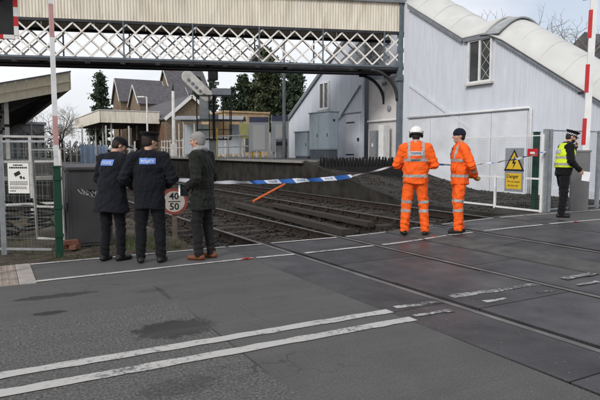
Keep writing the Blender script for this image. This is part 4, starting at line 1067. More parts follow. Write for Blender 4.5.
# station buildings
def house(label, x0, x1, y0, y1, zb, ze, zr, ridge, wall, gable_trim=True, wins=()):
    h = empty('station_building', ((x0+x1)/2, (y0+y1)/2, zb), label=label, cat='building'); ah = sub(h, Matrix.Translation(-h.location))
    m = MB(); m.box(x0,x1,y0,y1,zb,ze); ah(m, 'wall', wall)
    o = .25
    if ridge == 'x':
        yc = (y0+y1)/2
        m = MB(); m.prism([(y0,ze),(y1,ze),(yc,zr-.12)], x0+.01, x1-.01, 'x'); ah(m, 'gable', wall)
        for a, b in ((y0-o, yc), (y1+o, yc)):
            s_ = (zr-ze)/abs(yc-y0); za = ze-o*s_
            m = MB(); m.hexa([(x0-o,a,za),(x1+o,a,za),(x1+o,b,zr),(x0-o,b,zr),(x0-o,a,za+.12),(x1+o,a,za+.12),(x1+o,b,zr+.12),(x0-o,b,zr+.12)]); ah(m, 'roof_slope', M['slate'])
            for xx in (x0-o-.03, x1+o+.03):
                m = MB(); m.bar((xx,a,za),(xx,b,zr), .05, .24); ah(m, 'bargeboard', M['white_grubby'])
    else:
        xc = (x0+x1)/2
        m = MB(); m.prism([(x0,ze),(x1,ze),(xc,zr-.12)], y0+.01, y1-.01, 'y'); ah(m, 'gable', wall)
        for a, b in ((x0-o, xc), (x1+o, xc)):
            s_ = (zr-ze)/abs(xc-x0); za = ze-o*s_
            m = MB(); m.hexa([(a,y0-o,za),(b,y0-o,zr),(b,y1+o,zr),(a,y1+o,za),(a,y0-o,za+.12),(b,y0-o,zr+.12),(b,y1+o,zr+.12),(a,y1+o,za+.12)]); ah(m, 'roof_slope', M['slate'])
            m = MB(); m.bar((a,y0-o-.04,za+.0),(b,y0-o-.04,zr+.0), .06, .30); ah(m, 'bargeboard', M['white'])
    for (fx, c0, c1, z0, z1) in wins:      # windows on the -x wall ('x') or -y wall ('y')
        m = MB()
        if fx == 'x': m.box(x0-.03, x0-.002, c0, c1, z0, z1)
        else: m.box(c0, c1, y0-.03, y0-.002, z0, z1)
        w_ = ah(m, 'window', M['brick_red'] if fx == 'x' else M['glass'])
        m = MB()
        if fx == 'x': m.box(x0-.06, x0-.032, c0-.05, c1+.05, z0-.12, z0)
        else: m.box(c0-.05, c1+.05, y0-.06, y0-.032, z0-.12, z0)
        ah(m, 'sill', M['white_grubby'], w_)
    return h, ah
house('tall grey slate roofed station house behind the platform canopy', 15.2, 21.0, 75, 80.2, 1.1, 8.2, 11.1, 'x', M['brick'], wins=(('y',16.2,17.0,6.2,7.6),('x',76.5,77.5,6,7.6)))
h, ah = house('slightly lower slate roofed station house with yellow brick front wall', 16.2, 22.4, 69, 74.4, 1.1, 7.45, 9.75, 'x', M['brick'], wins=(('y',17.6,18.3,5.6,6.9),('y',20.3,21.0,5.6,6.9)))
h, ah = house('far steep grey roofed house with chimney behind the station roofs', 22.2, 27.5, 76, 83, 1.1, 9.6, 13.2, 'x', M['brick'])
m = MB(); m.box(22.6,23.2,79,79.8,12.6,14.0); ah(m, 'chimney', M['brick_red'])
house('single storey brick station building with white bargeboards on its gable', 14.9, 19.8, 53, 68, 1.1, 4.75, 6.85, 'y', M['brick'], wins=tuple(('x', 54+2.4*k, 55+2.4*k, 2.0, 4.1) for k in range(4)) + (('y',16.5,17.4,2.1,4.0),))
# tan boarded shed behind the notice boards
td = empty('boarded_shed', (19.0, 45, 1.1), label='tan boarded low building behind the platform shelter', cat='building'); ac = sub(td, Matrix.Translation(-td.location))
m = MB(); m.box(17.3, 21.3, 44, 50, 1.1, 4.75); ac(m, 'wall', M['wood_tan'])
m = MB(); m.box(17.2, 21.4, 43.9, 50.1, 4.752, 4.9); ac(m, 'flat_roof', M['wood_tan'])
m = MB(); m.box(18.2, 20.4, 43.96, 43.995, 1.5, 3.6); ac(m, 'window', M['glass'])
# white railing posts along the platform
pr = empty('platform_railing', (15.5, 50, 1.15), label='white spaced railing running along the back of the far platform', cat='railing')
for k in range(26):
    m = None
    if k == 0:
        m = MB(); m.box(-.04,.04,-.04,.04,0,1.45); prm = m.mesh('upright', M['white_grubby'])
    o = link('upright', prm, None, pr); o.location = (-.9+.0*k, -20+.95*k, 0)
for z in (.7, 1.3):
    m = MB(); m.bar((-.9,-20,z),(-.9,3.75,z), .04, .06); m.build('rail', M['white_grubby'], pr)

# left background: white steel fence, grey sheds, blue sheets, low wall
wfb = empty('palisade_fence', (.5, 14.6, -.1), label='white steel framed fence crossing the ground behind the open gate leaf', cat='fence')
wm = None
for k in range(8):
    x = -3.2+.592*k
    if wm is None: m = MB(); m.box(-.03,.03,-.03,.03,0,1.95); wm = m.mesh('upright', M['white_grubby'])
    o = link('upright', wm, None, wfb); o.location = (x, -.3*x*0, 0)
for z in (1.35, 1.93, .35):
    m = MB(); m.bar((-3.2,0,z),(.95,0,z), .04, .05); m.build('rail', M['white_grubby'], wfb)
m = mesh_panel((-3.2,.02,0),(.95,.02,0), .35, 1.93, .12, .004, .5); m.build('wire_mesh', M['wire'], wfb)
cw = MB(); cw.box(-6, 2.3, 16.5, 16.75, -.4, .72); cw.build('retaining_wall', M['platform_face'], label='low dark retaining wall behind the white steel fence', cat='wall')
cp = MB(); cp.box(-6, 2.35, 16.45, 16.8, .722, .82); cp.build('wall_coping', M['coping'], bpy.data.objects['retaining_wall'])
# coils of black cable and pipes behind the fence
for k, (x, y, r0) in enumerate(((.1,10.6,.34),(.75,11.2,.30),(-.6,11.4,.36))):
    co = MB()
    pts_ = []
    for t in np.linspace(0, 2*PI*5, 110):
        rj = r0*(.8+.2*math.sin(t*.37+k)); pts_.append((x+rj*math.cos(t), y+.6*rj*math.sin(t), .06+.018*t+.10*math.sin(t*.9+k)*.5))
    co.tube(pts_, .024, 6)
    co.build('cable_coil', M['black'], smooth=True, label=('coil of black cable behind the camera notice','smaller coil of black cable behind the open gate leaf','coil of black cable leaning farthest along the mesh fence from the green post')[k], cat='cable', group='cable coils behind the fence')
# farther buildings and hedges on the left
fbld = empty('far_shed', (3.0, 62, 0), label='grey flat roofed building far beyond the left platform', cat='building'); 
m = MB(); m.box(-4,2.0,0,6,1.1,4.2); m.build('wall', M['far_grey'], fbld)
m = MB(); m.box(-4.2,2.2,-.2,6.2,4.202,4.45); m.build('roof', M['trim'], fbld)
for k in range(3):
    m = MB(); m.box(-3.2+1.8*k,-2.2+1.8*k,-.03,-.002,2.2,3.4); m.build('window', M['glass'], fbld)
for k, (x, y, w, lab) in enumerate(((6.3,43.0,.75,'pale blue plastic sheet hung on the fence before the canopy'),(7.35,43.4,.5,'smaller pale blue sheet hung on the fence beside the larger one'))):
    m = MB(); n = 10; rg = []
    for i in range(n+1):
        xx = x-w/2*1.4+w*1.4*i/n; yo = .06*math.sin(i*1.9); rg.append([(xx,y+yo,.6),(xx,y+yo,1.95+.05*math.sin(i)),(xx,y+yo+.02,1.95+.05*math.sin(i)),(xx,y+yo+.02,.6)])
    m.rings(rg); m.build('plastic_sheet', M['tarp'], label=lab, cat='sheet')
fe = empty('board_fence', (5, 44, 0), label='pale far fence of upright posts and rails across the end of the line', cat='fence')
fm = None
for k in range(34):
    if fm is None: m = MB(); m.box(-.05,.05,-.05,.05,0,2.3); fm = m.mesh('upright', M['white_grubby'])
    o = link('upright', fm, None, fe); o.location = (-9+.42*k, .0, 0); o.scale = (1,1,1 if k % 4 else 1.5)
for z in (.7,1.7):
    m = MB(); m.bar((-9,0,z),(5,0,z), .05, .10); m.build('rail', M['white_grubby'], fe)

# ================================================================== TREES
def leaf_mesh(pts, sizes, seed):
    r_ = np.random.default_rng(seed); n = len(pts)
    d1 = r_.normal(size=(n,3)); d1 /= np.linalg.norm(d1, axis=1, keepdims=True); d2 = np.cross(d1, r_.normal(size=(n,3))); d2 /= np.linalg.norm(d2, axis=1, keepdims=True)
    s = sizes[:,None]; v = np.stack([pts-d1*s, pts+d2*s*.55, pts+d1*s, pts-d2*s*.55], 1).reshape(-1,3)
    f = np.arange(n*4).reshape(-1,4); return v, f
def conifer(x, y, h, rad, seed, label, mt='conifer', shape=1.0, n=9000, z0=1.0):
    t = empty('conifer_tree', (x, y, z0), label=label, cat='tree', group=None); r_ = np.random.default_rng(seed)
    m = MB(); m.tube([(0,0,0),(.05,.02,h*.5),(0,0,h*.97)], [.28,.18,.03], 7); m.build('trunk', M['bark'], t)
    pts = []
    nb = 130
    for k in range(nb):
        f = .08+.92*(k/nb)**.9; z = h*f; R_ = rad*((1-f)**shape*.95+.08)*r_.uniform(.55,1.2); a = r_.random()*6.28
        q = int(n/nb*(.4+1.2*(1-f))); u_ = r_.random(q)**.7; 
        px = R_*u_; spread = .12*rad*(1-.5*u_)+.08
        pts.append(np.stack([px*math.cos(a)+r_.normal(size=q)*spread, px*math.sin(a)+r_.normal(size=q)*spread, z-.25*px+.15*px*u_+r_.normal(size=q)*spread*.7], 1))
    P_ = np.concatenate(pts); v, f = leaf_mesh(P_, r_.uniform(.11,.27,len(P_)), seed)
    me = bpy.data.meshes.new('crown'); me.from_pydata(v.tolist(), [], f.tolist()); link('crown', me, M[mt], t)
    return t
conifer(31.2, 65.5, 13.5, 3.4, 1, 'broad dense dark conifer behind the notice boards', 'conifer2', .42, 30000)
conifer(33.7, 62.5, 11.5, 2.3, 2, 'dark conifer standing just right of the broad dense one', 'conifer', .5, 17000)
conifer(28.9, 67.0, 10.2, 1.9, 3, 'lower dark conifer standing just left of the broad dense one', 'conifer', .55, 13000)
conifer(25.2, 68.5, 9.6, 1.5, 4, 'slim pointed conifer behind the signal cage, tallest of three', 'conifer', .9, 5000)
conifer(26.6, 67.5, 8.2, 1.4, 5, 'short slim conifer between the tall pointed one and the next', 'conifer', .9, 4500)
conifer(27.4, 67.0, 8.6, 1.1, 6, 'very thin pointed conifer left of the dense group', 'conifer', .95, 4000)
conifer(23.4, 69.0, 9.9, 1.3, 7, 'thin conifer rising behind the signal head', 'conifer', .95, 4500)
conifer(14.2, 84.0, 11.6, 1.9, 8, 'dark evergreen beside the gable end of the station house', 'conifer', .45, 7000)
def bare_tree(x, y, h, seed, label, z0=0.0, depth=6, spread=.55, mt='bare', r0=None, group=None):
    t = empty('bare_tree', (x, y, z0), label=label, cat='tree', group=group); r_ = random.Random(seed); tr = MB(); cr = MB()
    def grow(p, d, L_, rad, lev):
        q = p + d*L_; mid = p + d*L_*.5 + Vector((r_.uniform(-1,1),r_.uniform(-1,1),0))*L_*.05
        (tr if lev < 2 else cr).tube([p, mid, q], [rad, rad*.85, rad*.7], 6 if lev < 2 else 3, cap=False)
        if lev >= depth: return
        for k in range(3 if lev < 4 else 2):
            a = Vector((r_.gauss(0,1), r_.gauss(0,1), r_.gauss(.15,.6))).normalized()
            nd = (d*(1-spread*.6) + a*spread).normalized()
            grow(q if k else p.lerp(q, r_.uniform(.6,1)), nd, L_*r_.uniform(.62,.82), rad*.62, lev+1)
    grow(Vector((0,0,0)), Vector((0,0,1)), h*.27, r0 or h*.02, 0)
    tr.build('trunk', M['bark'], t, recalc=False); cr.build('crown', M[mt], t, recalc=False); return t
bare_tree(5.0, 78, 7.2, 1, 'bare winter tree far down the line left of the station canopy', .8)
bare_tree(8.2, 80, 6.4, 2, 'bare winter tree far down the line under the canopy eave', .8)
bare_tree(3.0, 88, 7.0, 3, 'bare winter tree far down the line under the left canopy', .8)
bare_tree(29.0, 27.4, 12.0, 4, 'bare tree whose top twigs show over the staircase roof', 0, 6, .5, r0=.2)
bare_tree(4.3, 60.5, 7.6, 11, 'bare bushy tree beyond the left platform nearest the red banded boom', .6, 7, .62, r0=.13)
bare_tree(6.4, 60.0, 6.8, 12, 'bare bushy tree between the left boom and the blue sheets', .6, 7, .62, r0=.12)
bare_tree(31.2, 21.6, 12.0, 5, 'bare tree with fine twigs behind the right barrier boom', 0, 7, .6, r0=.16)
hd = MB(); r_ = np.random.default_rng(9); n = 9000
pts = np.stack([r_.uniform(-30, 14, n), 84+r_.normal(size=n)*1.2, .3+2.6*r_.random(n)*(.6+.4*np.sin(np.arange(n)*.7))], 1); v, f = leaf_mesh(pts, r_.uniform(.12,.3,n), 9)
me = bpy.data.meshes.new('far_hedge'); me.from_pydata(v.tolist(), [], f.tolist()); o = link('far_hedge', me, M['hedge']); o['kind'] = 'stuff'
# dark roofed house behind the stairs on the right
rh = empty('far_house', (42.5, 24, 0), label='house with dark roof half hidden behind the right barrier boom', cat='building')
m = MB(); m.box(-3,6,-1,7,0,7.0); m.build('wall', M['brick_red'], rh)
m = MB(); m.prism([(-1.3,6.9),(7.3,6.9),(3,10.4)], -3.3, 6.3, 'x'); m.build('roof', M['slate'], rh)
m = MB(); m.box(0,.7,2.6,3.4,9.6,11.0); m.build('chimney', M['brick_red'], rh)

# ================================================================== POLICE TAPE
tp_ = [(1.02,9.58,1.10),(1.8,9.33,1.06),(2.53,9.11,1.03),(3.26,8.94,.965),(4.28,8.60,.965),(5.5,8.27,1.03),(6.54,8.04,1.23),(7.3,7.95,1.235),(8.17,7.93,1.22),(9.17,7.95,1.29),(10.0,8.02,1.39),(10.62,8.10,1.49)]
def catm(P_, n):
    P_ = [Vector(p) for p in P_]; out = []
    for i in range(len(P_)-1):
        p0 = P_[max(i-1,0)]; p1 = P_[i]; p2 = P_[i+1]; p3 = P_[min(i+2,len(P_)-1)]
        for k in range(n):
            t = k/n; out.append(.5*((2*p1)+(p2-p0)*t+(2*p0-5*p1+4*p2-p3)*t*t+(3*p1-p0-3*p2+p3)*t**3))
    out.append(P_[-1]); return out
tpts = catm(tp_, 14)
tape = empty('police_tape', (1.02,9.58,0), label='blue and white police tape strung across the footway from barrier to gate', cat='tape'); tinv = Matrix.Translation(-Vector((1.02,9.58,0)))
cum = [0]; 
for a, b in zip(tpts, tpts[1:]): cum.append(cum[-1]+(b-a).length)
TL = cum[-1]
def tape_at(s):
    s = max(0, min(TL, s)); i = min(len(tpts)-2, max(0, next((j for j in range(len(cum)-1) if cum[j+1] >= s), len(tpts)-2)))
    f = (s-cum[i])/max(1e-6, cum[i+1]-cum[i]); p = tpts[i].lerp(tpts[i+1], f); d = (tpts[i+1]-tpts[i]).normalized(); return p, d
def twist(s):
    # tape lies open near the middle, twisted and rolled elsewhere
    p, _ = tape_at(s); x = p.x
    if 3.95 < x < 5.62: return .12*math.sin(x*3), 1.0
    if x <= 3.95: return .22+.3*math.sin(x*2.1), .8
    if x < 6.6: return .7+.35*math.sin(x*7), .42
    return 1.0+.7*math.sin(x*3.1), .55
def tape_pt(s, h, off=0.0):
    p, d = tape_at(s); tw, wd = twist(s); side = Vector((d.y,-d.x,0)).normalized()      # towards the road
    upv = Vector((0,0,1))*math.cos(tw)+side*math.sin(tw); nn = side*math.cos(tw)-Vector((0,0,1))*math.sin(tw)
    return p+upv*h*.070*wd*(1+.12*math.sin(s*7.3)+.08*math.sin(s*17))+nn*(off+.012*math.sin(s*11+h*2))
seg = .25; s = 0; i = 0; skew = .07
s_open = next(c for c, p in zip(cum, tpts) if p.x > 4.30)
s = s_open-seg*math.floor(s_open/seg); i = int(math.floor(s_open/seg)) % 2; i = -int(math.floor(s_open/seg))-1+1
while s < TL-.02:
    e = min(TL, s+seg); mm = MB(); n = 8; rg = []
    for k in range(n+1):
        f = k/n; lo = s+(e-s)*f; rg.append([tape_pt(lo+skew*.5, -.5), tape_pt(lo-skew*.5, .5)])
    mm._add([v for g_ in rg for v in g_], [(2*k, 2*k+2, 2*k+3, 2*k+1) for k in range(n)])
    blue = (i % 2 == 0 if 1 else 0) and not (1.9 < tape_at((s+e)/2)[0].x < 3.98) and not (5.6 < tape_at((s+e)/2)[0].x < 6.9)
    o = mm.build('blue_segment' if blue else 'white_segment', M['blue'] if blue else M['tape_white'], None, recalc=False, smooth=True); o.data.transform(tinv); o.parent = tape
    pm, _ = tape_at((s+e)/2)
    if 4.1 < pm.x < 5.6 and not blue:
        tm = text_mesh('POLICE', .044, True)
        for v in tm.vertices: v.co = tape_pt((s+e)/2+v.co.x, v.co.y/.070, .004)
        tm.transform(tinv); link('lettering', tm, M['blue'], tape)
    s = e; i += 1

# ================================================================== PEOPLE
# Bodies and garments are grown from signed distance fields (blended tapered limbs) and meshed with surface nets.
class Field:
    def __init__(s, lo, hi, h):
        s.h = h; s.lo = np.array(lo, float); n = np.ceil((np.array(hi)-s.lo)/h).astype(int)+1; s.n = n
        s.d = np.full(n, 1.0, np.float32)
    def _slice(s, lo, hi):
        a = np.clip(np.floor((np.array(lo)-s.lo)/s.h).astype(int), 0, s.n); b = np.clip(np.ceil((np.array(hi)-s.lo)/s.h).astype(int)+1, 0, s.n)
        sl = tuple(slice(i, j) for i, j in zip(a, b))
        ax = [s.lo[k]+s.h*np.arange(a[k], b[k]) for k in range(3)]
        return sl, np.stack(np.meshgrid(*ax, indexing='ij'), -1)
    def add(s, prim, k=.02):
        f, lo, hi = prim; m = .05+k
        sl, p = s._slice(np.array(lo)-m, np.array(hi)+m)
        if p.size == 0: return s
        b = f(p); a = s.d[sl]; h = np.maximum(k-np.abs(a-b), 0)/k; s.d[sl] = np.minimum(a, b)-h*h*k*.25; return s
    def cut(s, f):      # remove where f < 0
        sl, p = s._slice(s.lo-1, s.lo+s.n*s.h+1); s.d = np.maximum(s.d, -f(p)).astype(np.float32); return s
    def carve(s, prim, k=.01):
        f, lo, hi = prim; sl, p = s._slice(np.array(lo)-.03, np.array(hi)+.03)
        if p.size == 0: return s
        b = -f(p); a = s.d[sl]; h = np.maximum(k-np.abs(a-b), 0)/k; s.d[sl] = np.maximum(a, b)+h*h*k*.25; return s
    def ripple(s, fn):
        near = np.abs(s.d) < .06; idx = np.argwhere(near); p = s.lo+idx*s.h; s.d[near] += fn(p).astype(np.float32); return s
    def mesh(s, name, mats):
        d = s.d; neg = d < 0
        c = np.zeros(tuple(s.n-1), np.int8); 
        corners = [(i,j,k) for i in (0,1) for j in (0,1) for k in (0,1)]
        def sh(a, o): return a[o[0]:a.shape[0]-1+o[0], o[1]:a.shape[1]-1+o[1], o[2]:a.shape[2]-1+o[2]]
        for o in corners: c += sh(neg, o)
        act = (c > 0) & (c < 8); ids = np.full(act.shape, -1, np.int64); idx = np.argwhere(act); ids[act] = np.arange(len(idx))
        vals = {o: d[idx[:,0]+o[0], idx[:,1]+o[1], idx[:,2]+o[2]].astype(float) for o in corners}
        acc = np.zeros((len(idx),3)); cnt = np.zeros(len(idx))
        for a in corners:
            for ax in range(3):
                if a[ax] == 0:
                    b = list(a); b[ax] = 1; b = tuple(b); va, vb = vals[a], vals[b]; cr = (va < 0) != (vb < 0)
                    t = np.where(cr, va/np.where(va == vb, 1, va-vb), 0); p = np.array(a, float)[None].repeat(len(idx), 0); p[:,ax] += t
                    acc[cr] += p[cr]; cnt[cr] += 1
        v = s.lo+(idx+acc/np.maximum(cnt,1)[:,None])*s.h
        faces = []
        for ax in range(3):
            o = [0,0,0]; o[ax] = 1
            A = neg[:neg.shape[0]-o[0], :neg.shape[1]-o[1], :neg.shape[2]-o[2]]; Bv = neg[o[0]:, o[1]:, o[2]:]
            e = np.argwhere(A != Bv); u, w = [k for k in range(3) if k != ax]
            ok = (e[:,u] > 0) & (e[:,w] > 0) & (e[:,u] < act.shape[u]) & (e[:,w] < act.shape[w]) & (e[:,ax] < act.shape[ax]); e = e[ok]
            if not len(e): continue
            q = []
            for du, dw in ((-1,-1),(0,-1),(0,0),(-1,0)):
                t = e.copy(); t[:,u] += du; t[:,w] += dw; q.append(ids[t[:,0],t[:,1],t[:,2]])
            q = np.stack(q, 1); fl = neg[e[:,0],e[:,1],e[:,2]]
            if ax == 1: fl = ~fl
            q[~fl] = q[~fl][:, ::-1]; q = q[(q >= 0).all(1)]; faces.append(q)
        F = np.concatenate(faces); me = bpy.data.meshes.new(name); me.from_pydata(v.tolist(), [], F.tolist())
        for m in (mats if isinstance(mats, (list,tuple)) else [mats]): me.materials.append(m)
        me.polygons.foreach_set('use_smooth', [True]*len(me.polygons)); me.update(); return me

def cone(a, b, r1, r2, wide=1.0, axis=None):
    """tapered capsule; stretched by `wide` along `axis`"""
    a = np.array(a, float); b = np.array(b, float); ba = b-a; L2 = max(1e-9, ba@ba)
    ax = None if axis is None else np.array(axis, float)/np.linalg.norm(axis)
    def f(p):
        q = p-a
        if ax is not None:
            c = q@ax; q = q-(c*(1-1/wide))[..., None]*ax
        t = np.clip((q@ba)/L2, 0, 1); return np.linalg.norm(q-t[..., None]*ba, axis=-1)-(r1+(r2-r1)*t)
    m = max(r1, r2)*max(1, wide); return f, np.minimum(a,b)-m, np.maximum(a,b)+m
def ell(c, r, Rm=None):
    c = np.array(c, float); r = np.array(r, float); Rm = np.eye(3) if Rm is None else Rm
    def f(p):
        q = (p-c)@Rm; k0 = np.linalg.norm(q/r, axis=-1); k1 = np.linalg.norm(q/(r*r), axis=-1); return k0*(k0-1)/np.maximum(k1, 1e-6)
    m = r.max(); return f, c-m, c+m
def folds(seed, amp, freq):
    r_ = np.random.default_rng(seed); K = r_.normal(size=(7,3))*freq*np.array([1.,1.,.8]); ph = r_.random(7)*6.28; K2 = r_.normal(size=(3,3))*freq*.5
    def f(p):
        w = np.sin(p@K2.T).sum(1, keepdims=True)*.8; s = np.sin(p@K.T+ph+w); return amp*(np.abs(s).mean(1)-.6)*2.2
    return f
def rot(yaw=0, pitch=0, roll=0):
    cy_, sy_ = math.cos(yaw), math.sin(yaw); cp_, sp_ = math.cos(pitch), math.sin(pitch); cr_, sr_ = math.cos(roll), math.sin(roll)
    Rz = np.array([[cy_,-sy_,0],[sy_,cy_,0],[0,0,1]]); Rx = np.array([[1,0,0],[0,cp_,-sp_],[0,sp_,cp_]]); Ry = np.array([[cr_,0,sr_],[0,1,0],[-sr_,0,cr_]]); return Rz@Rx@Ry

def cloth(name, col, rough=.85, var=.06, bump=.35, sheen=.06, scale=14):
    m = mat(name, col, rough, var, scale, bump, 260, bdist=.002, spec=.2); m.node_tree.nodes['Principled BSDF'].inputs['Sheen Weight'].default_value = sheen; return m
PM = {'skin': mat('skin', (.52,.30,.22), .55, .10, 14, .1, 200, bdist=.002), 'navy': cloth('navy_jacket', (.0065,.0075,.012)), 'navy_trouser': cloth('navy_trousers', (.006,.0065,.009)),
      'olive': cloth('dark_olive_coat', (.014,.016,.013)), 'charcoal': cloth('charcoal_trousers', (.014,.014,.015)), 'hivis': mat('orange_hivis', (.90,.125,.014), .7, .05, 14, .35, 260, bdist=.002, spec=.2, dirt=(.55,.075,.02), dscale=7, damt=.45),
      'yellow': cloth('yellow_hivis', (.62,.80,.03), .7, .08), 'black': cloth('black_uniform', (.006,.0065,.008)), 'boot': mat('boot_leather', (.012,.012,.013), .5, .2, 20), 'brown': mat('brown_shoe', (.16,.055,.025), .5, .2, 20),
      'retro': mat('reflective_tape', (.38,.37,.37), .45, .12, 40, dirt=(.30,.22,.18), dscale=9, damt=.6), 'glove': cloth('tan_glove', (.42,.24,.07)), 'grey_hair': mat('grey_hair', (.27,.26,.25), .8, .25, 60, .6, 160, bdist=.004), 'dark_hair': mat('dark_hair', (.03,.022,.018), .7, .3, 60, .5, 160, bdist=.004),
      'scarf': cloth('grey_scarf', (.30,.30,.31), .9, .2, .6), 'patch': mat('blue_back_patch', (.13,.24,.60), .5, .08, 30), 'helmet': mat('white_helmet', (.80,.80,.80), .35, .03, 8), 'eye': mat('eye', (.03,.025,.02), .3, .1, 20),
      'paper': mat('paper', (.80,.82,.86), .7, .03, 8), 'patch_print': mat('patch_print', (.62,.66,.74), .5, .03, 8), 'hiv_print': mat('hivis_print', (.10,.12,.17), .6, .1, 30), 'hiv_panel': mat('hivis_panel', (.45,.46,.50), .5, .1, 40), 'beanie': cloth('navy_beanie', (.012,.014,.028), .95, .2, .7)}

def person(label, loc, heading, H, sp):
    k = H/1.78
    root = empty('person', (loc[0], loc[1], zg(loc[0])+.003), R(heading-90), label=label, cat='person'); root.scale = (k, k, k)
    lean = R(sp.get('lean', 3)); RL = rot(0, -lean); girth = sp.get('girth', 1.0)
    P = np.array([0,0,.95]); up = lambda z, y=0, x=0: P+RL@np.array([x, y, z])
    N = up(.555, -.005); sh_w = .185*sp.get('shoulder', 1.0)
    Sh = {s: up(.485, -.01, s*sh_w) for s in (-1, 1)}
    El = {-1: np.array(sp['L'][0]), 1: np.array(sp['R'][0])}; Wr = {-1: np.array(sp['L'][1]), 1: np.array(sp['R'][1])}
    hp = {s: np.array([s*.092, 0, .92]) for s in (-1, 1)}
    ft = {-1: sp['feet'][0], 1: sp['feet'][1]}
    An = {s: np.array([ft[s][0], ft[s][1]-.02, .09]) for s in (-1, 1)}
    Kn = {}
    for s in (-1, 1):
        yw = R(ft[s][2]); Kn[s] = (hp[s]+An[s])/2+np.array([-math.sin(yw), math.cos(yw), 0])*.035+np.array([0,0,.03])
    # head frame
    RH = rot(R(sp.get('head', (0,0))[0]), -R(sp.get('head', (0,0))[1])-lean*.4, R(sp.get('tilt', 0)))
    HCn = N+RL@np.array([0,.02,.03])+RH@np.array([0,.015,.125]); hd_ = lambda *v: HCn+RH@np.array(v, float)
    # ---- body: one continuous surface, head to hands
    F = Field((-.5,-.5,.02), (.5,.5,1.92), .0075)
    for a, b, r1, r2, w in ((up(.0), up(.2), .09, .085, 1.3), (up(.2), up(.42), .085, .09, 1.35), (up(.42), up(.49), .07, .05, 1.4)): F.add(cone(a, b, r1*girth, r2*girth, w, (1,0,0)), .05)
    for s in (-1, 1):
        F.add(cone(hp[s], Kn[s], .078, .055), .03); F.add(cone(Kn[s], An[s], .053, .036), .03)
        F.add(cone(up(.47,0,s*.05), Sh[s]-np.array([s*.02,0,.01]), .042, .04), .02); F.add(cone(Sh[s], El[s], .048, .038), .03); F.add(cone(El[s], Wr[s], .038, .026), .02)
        F.add(cone(An[s], An[s]+np.array([-math.sin(R(ft[s][2]))*.08, math.cos(R(ft[s][2]))*.08, -.05]), .032, .016), .01)
    F.add(cone(N-RL@np.array([0,0,.03]), hd_(0,-.02,-.06), .056, .052), .02)
    F.add(ell(hd_(0,-.012,.028), (.075,.095,.088), RH), .02); F.add(ell(hd_(0,.022,-.040), (.057,.066,.076), RH), .03)
    F.add(ell(hd_(0,.060,-.092), (.026,.022,.020), RH), .02); F.add(cone(hd_(0,.086,.012), hd_(0,.108,-.022), .008, .0135), .012)
    F.add(ell(hd_(0,.078,.026), (.046,.014,.010), RH), .012); F.add(ell(hd_(0,.080,-.056), (.023,.011,.010), RH), .01)
    for s in (-1, 1):
        F.add(ell(hd_(s*.077,-.006,-.010), (.011,.022,.031), RH), .008); F.add(ell(hd_(s*.042,.058,-.025), (.022,.022,.022), RH), .02)
        F.carve(ell(hd_(s*.031,.092,.006), (.016,.012,.009), RH), .008)
    # ---- hands
    for s in (-1, 1):
        key = 'R' if s > 0 else 'L'; hs = sp.get('hand'+key, {}); fd_ = Wr[s]-El[s]; fd_ /= np.linalg.norm(fd_)
        d = np.array(hs.get('dir', fd_), float); d /= np.linalg.norm(d); pn = np.array(hs.get('palm', (-s,0,0)), float); pn -= d*(pn@d); pn /= np.linalg.norm(pn); sd_ = np.cross(d, pn)
        curl = R(hs.get('curl', 35)); thumb_side = sd_ if (sd_@np.array([0,1,.4])) > 0 else -sd_
        F.add(cone(Wr[s], Wr[s]+d*.03, .024, .024), .015); F.add(cone(Wr[s]+d*.03, Wr[s]+d*.075, .017, .017, 2.1, sd_), .015)
        for i in range(4):
            o = Wr[s]+d*.085+thumb_side*(.03-.02*i); L1 = (.040,.045,.042,.034)[i]; c1 = curl; d1 = d*math.cos(c1)+pn*math.sin(c1); d2 = d*math.cos(2.1*c1)+pn*math.sin(2.1*c1)
            e1 = o+d1*L1; F.add(cone(o-d*.02, e1, .0095, .009), .004); F.add(cone(e1, e1+d2*L1*.85, .009, .0078), .004)
        t0 = Wr[s]+d*.03+thumb_side*.028; t1 = t0+(d*.6+thumb_side*.7+pn*.3)*.036; F.add(cone(t0, t1, .013, .011), .008); F.add(cone(t1, t1+(d*.8+pn*.5+thumb_side*.1)*.034, .011, .009), .005)
    gl = sp.get('gloves'); me = F.mesh('body', [PM['skin'], PM['glove']])
    if gl:
        co = np.empty(len(me.vertices)*3); me.vertices.foreach_get('co', co); co = co.reshape(-1,3); ctr = np.array([co[list(p.vertices)].mean(0) for p in me.polygons])
        mi = np.zeros(len(ctr), int)
        for s in (-1, 1): mi[(np.linalg.norm(ctr-Wr[s], axis=1) < .22) & (((ctr-Wr[s])@(Wr[s]-El[s])) > -.005)] = 1
        me.polygons.foreach_set('material_index', mi.tolist())
    body = link('body', me, None, root)
    for s in (-1, 1):
        m = MB(); m.lathe([(.001,-.008),(.007,-.005),(.0085,0),(.007,.005),(.001,.008)], tuple(hd_(s*.031,.0835,.006)), 8); m.build('eye', PM['eye'], body, smooth=True)
        m = MB(); m.bar(hd_(s*.016,.0895,.027), hd_(s*.046,.078,.028), .008, .007); m.build('eyebrow', PM[sp.get('brow','dark_hair')], body)
    # ---- jacket
    hem = sp.get('hem', .76); bulk = sp.get('bulk', 1.0)
    torso = [cone(up(.485), up(.36), .100*bulk, .128*bulk, 1.48, (1,0,0)), cone(up(.36), up(.14), .128*bulk, .122*bulk*girth, 1.45, (1,0,0)), cone(up(.14), np.array([0,.0,hem+.02]), .122*bulk*girth, sp.get('flare', .135)*bulk, 1.40, (1,0,0))]
    arms = []
    for s in (-1, 1):
        arms.append((cone(Sh[s], El[s], .076*bulk, .062*bulk), cone(El[s], Wr[s], .060*bulk, .046*bulk)))
    trap = [cone(up(.525,-.005,s*.05), Sh[s], .062, .072*bulk) for s in (-1, 1)]
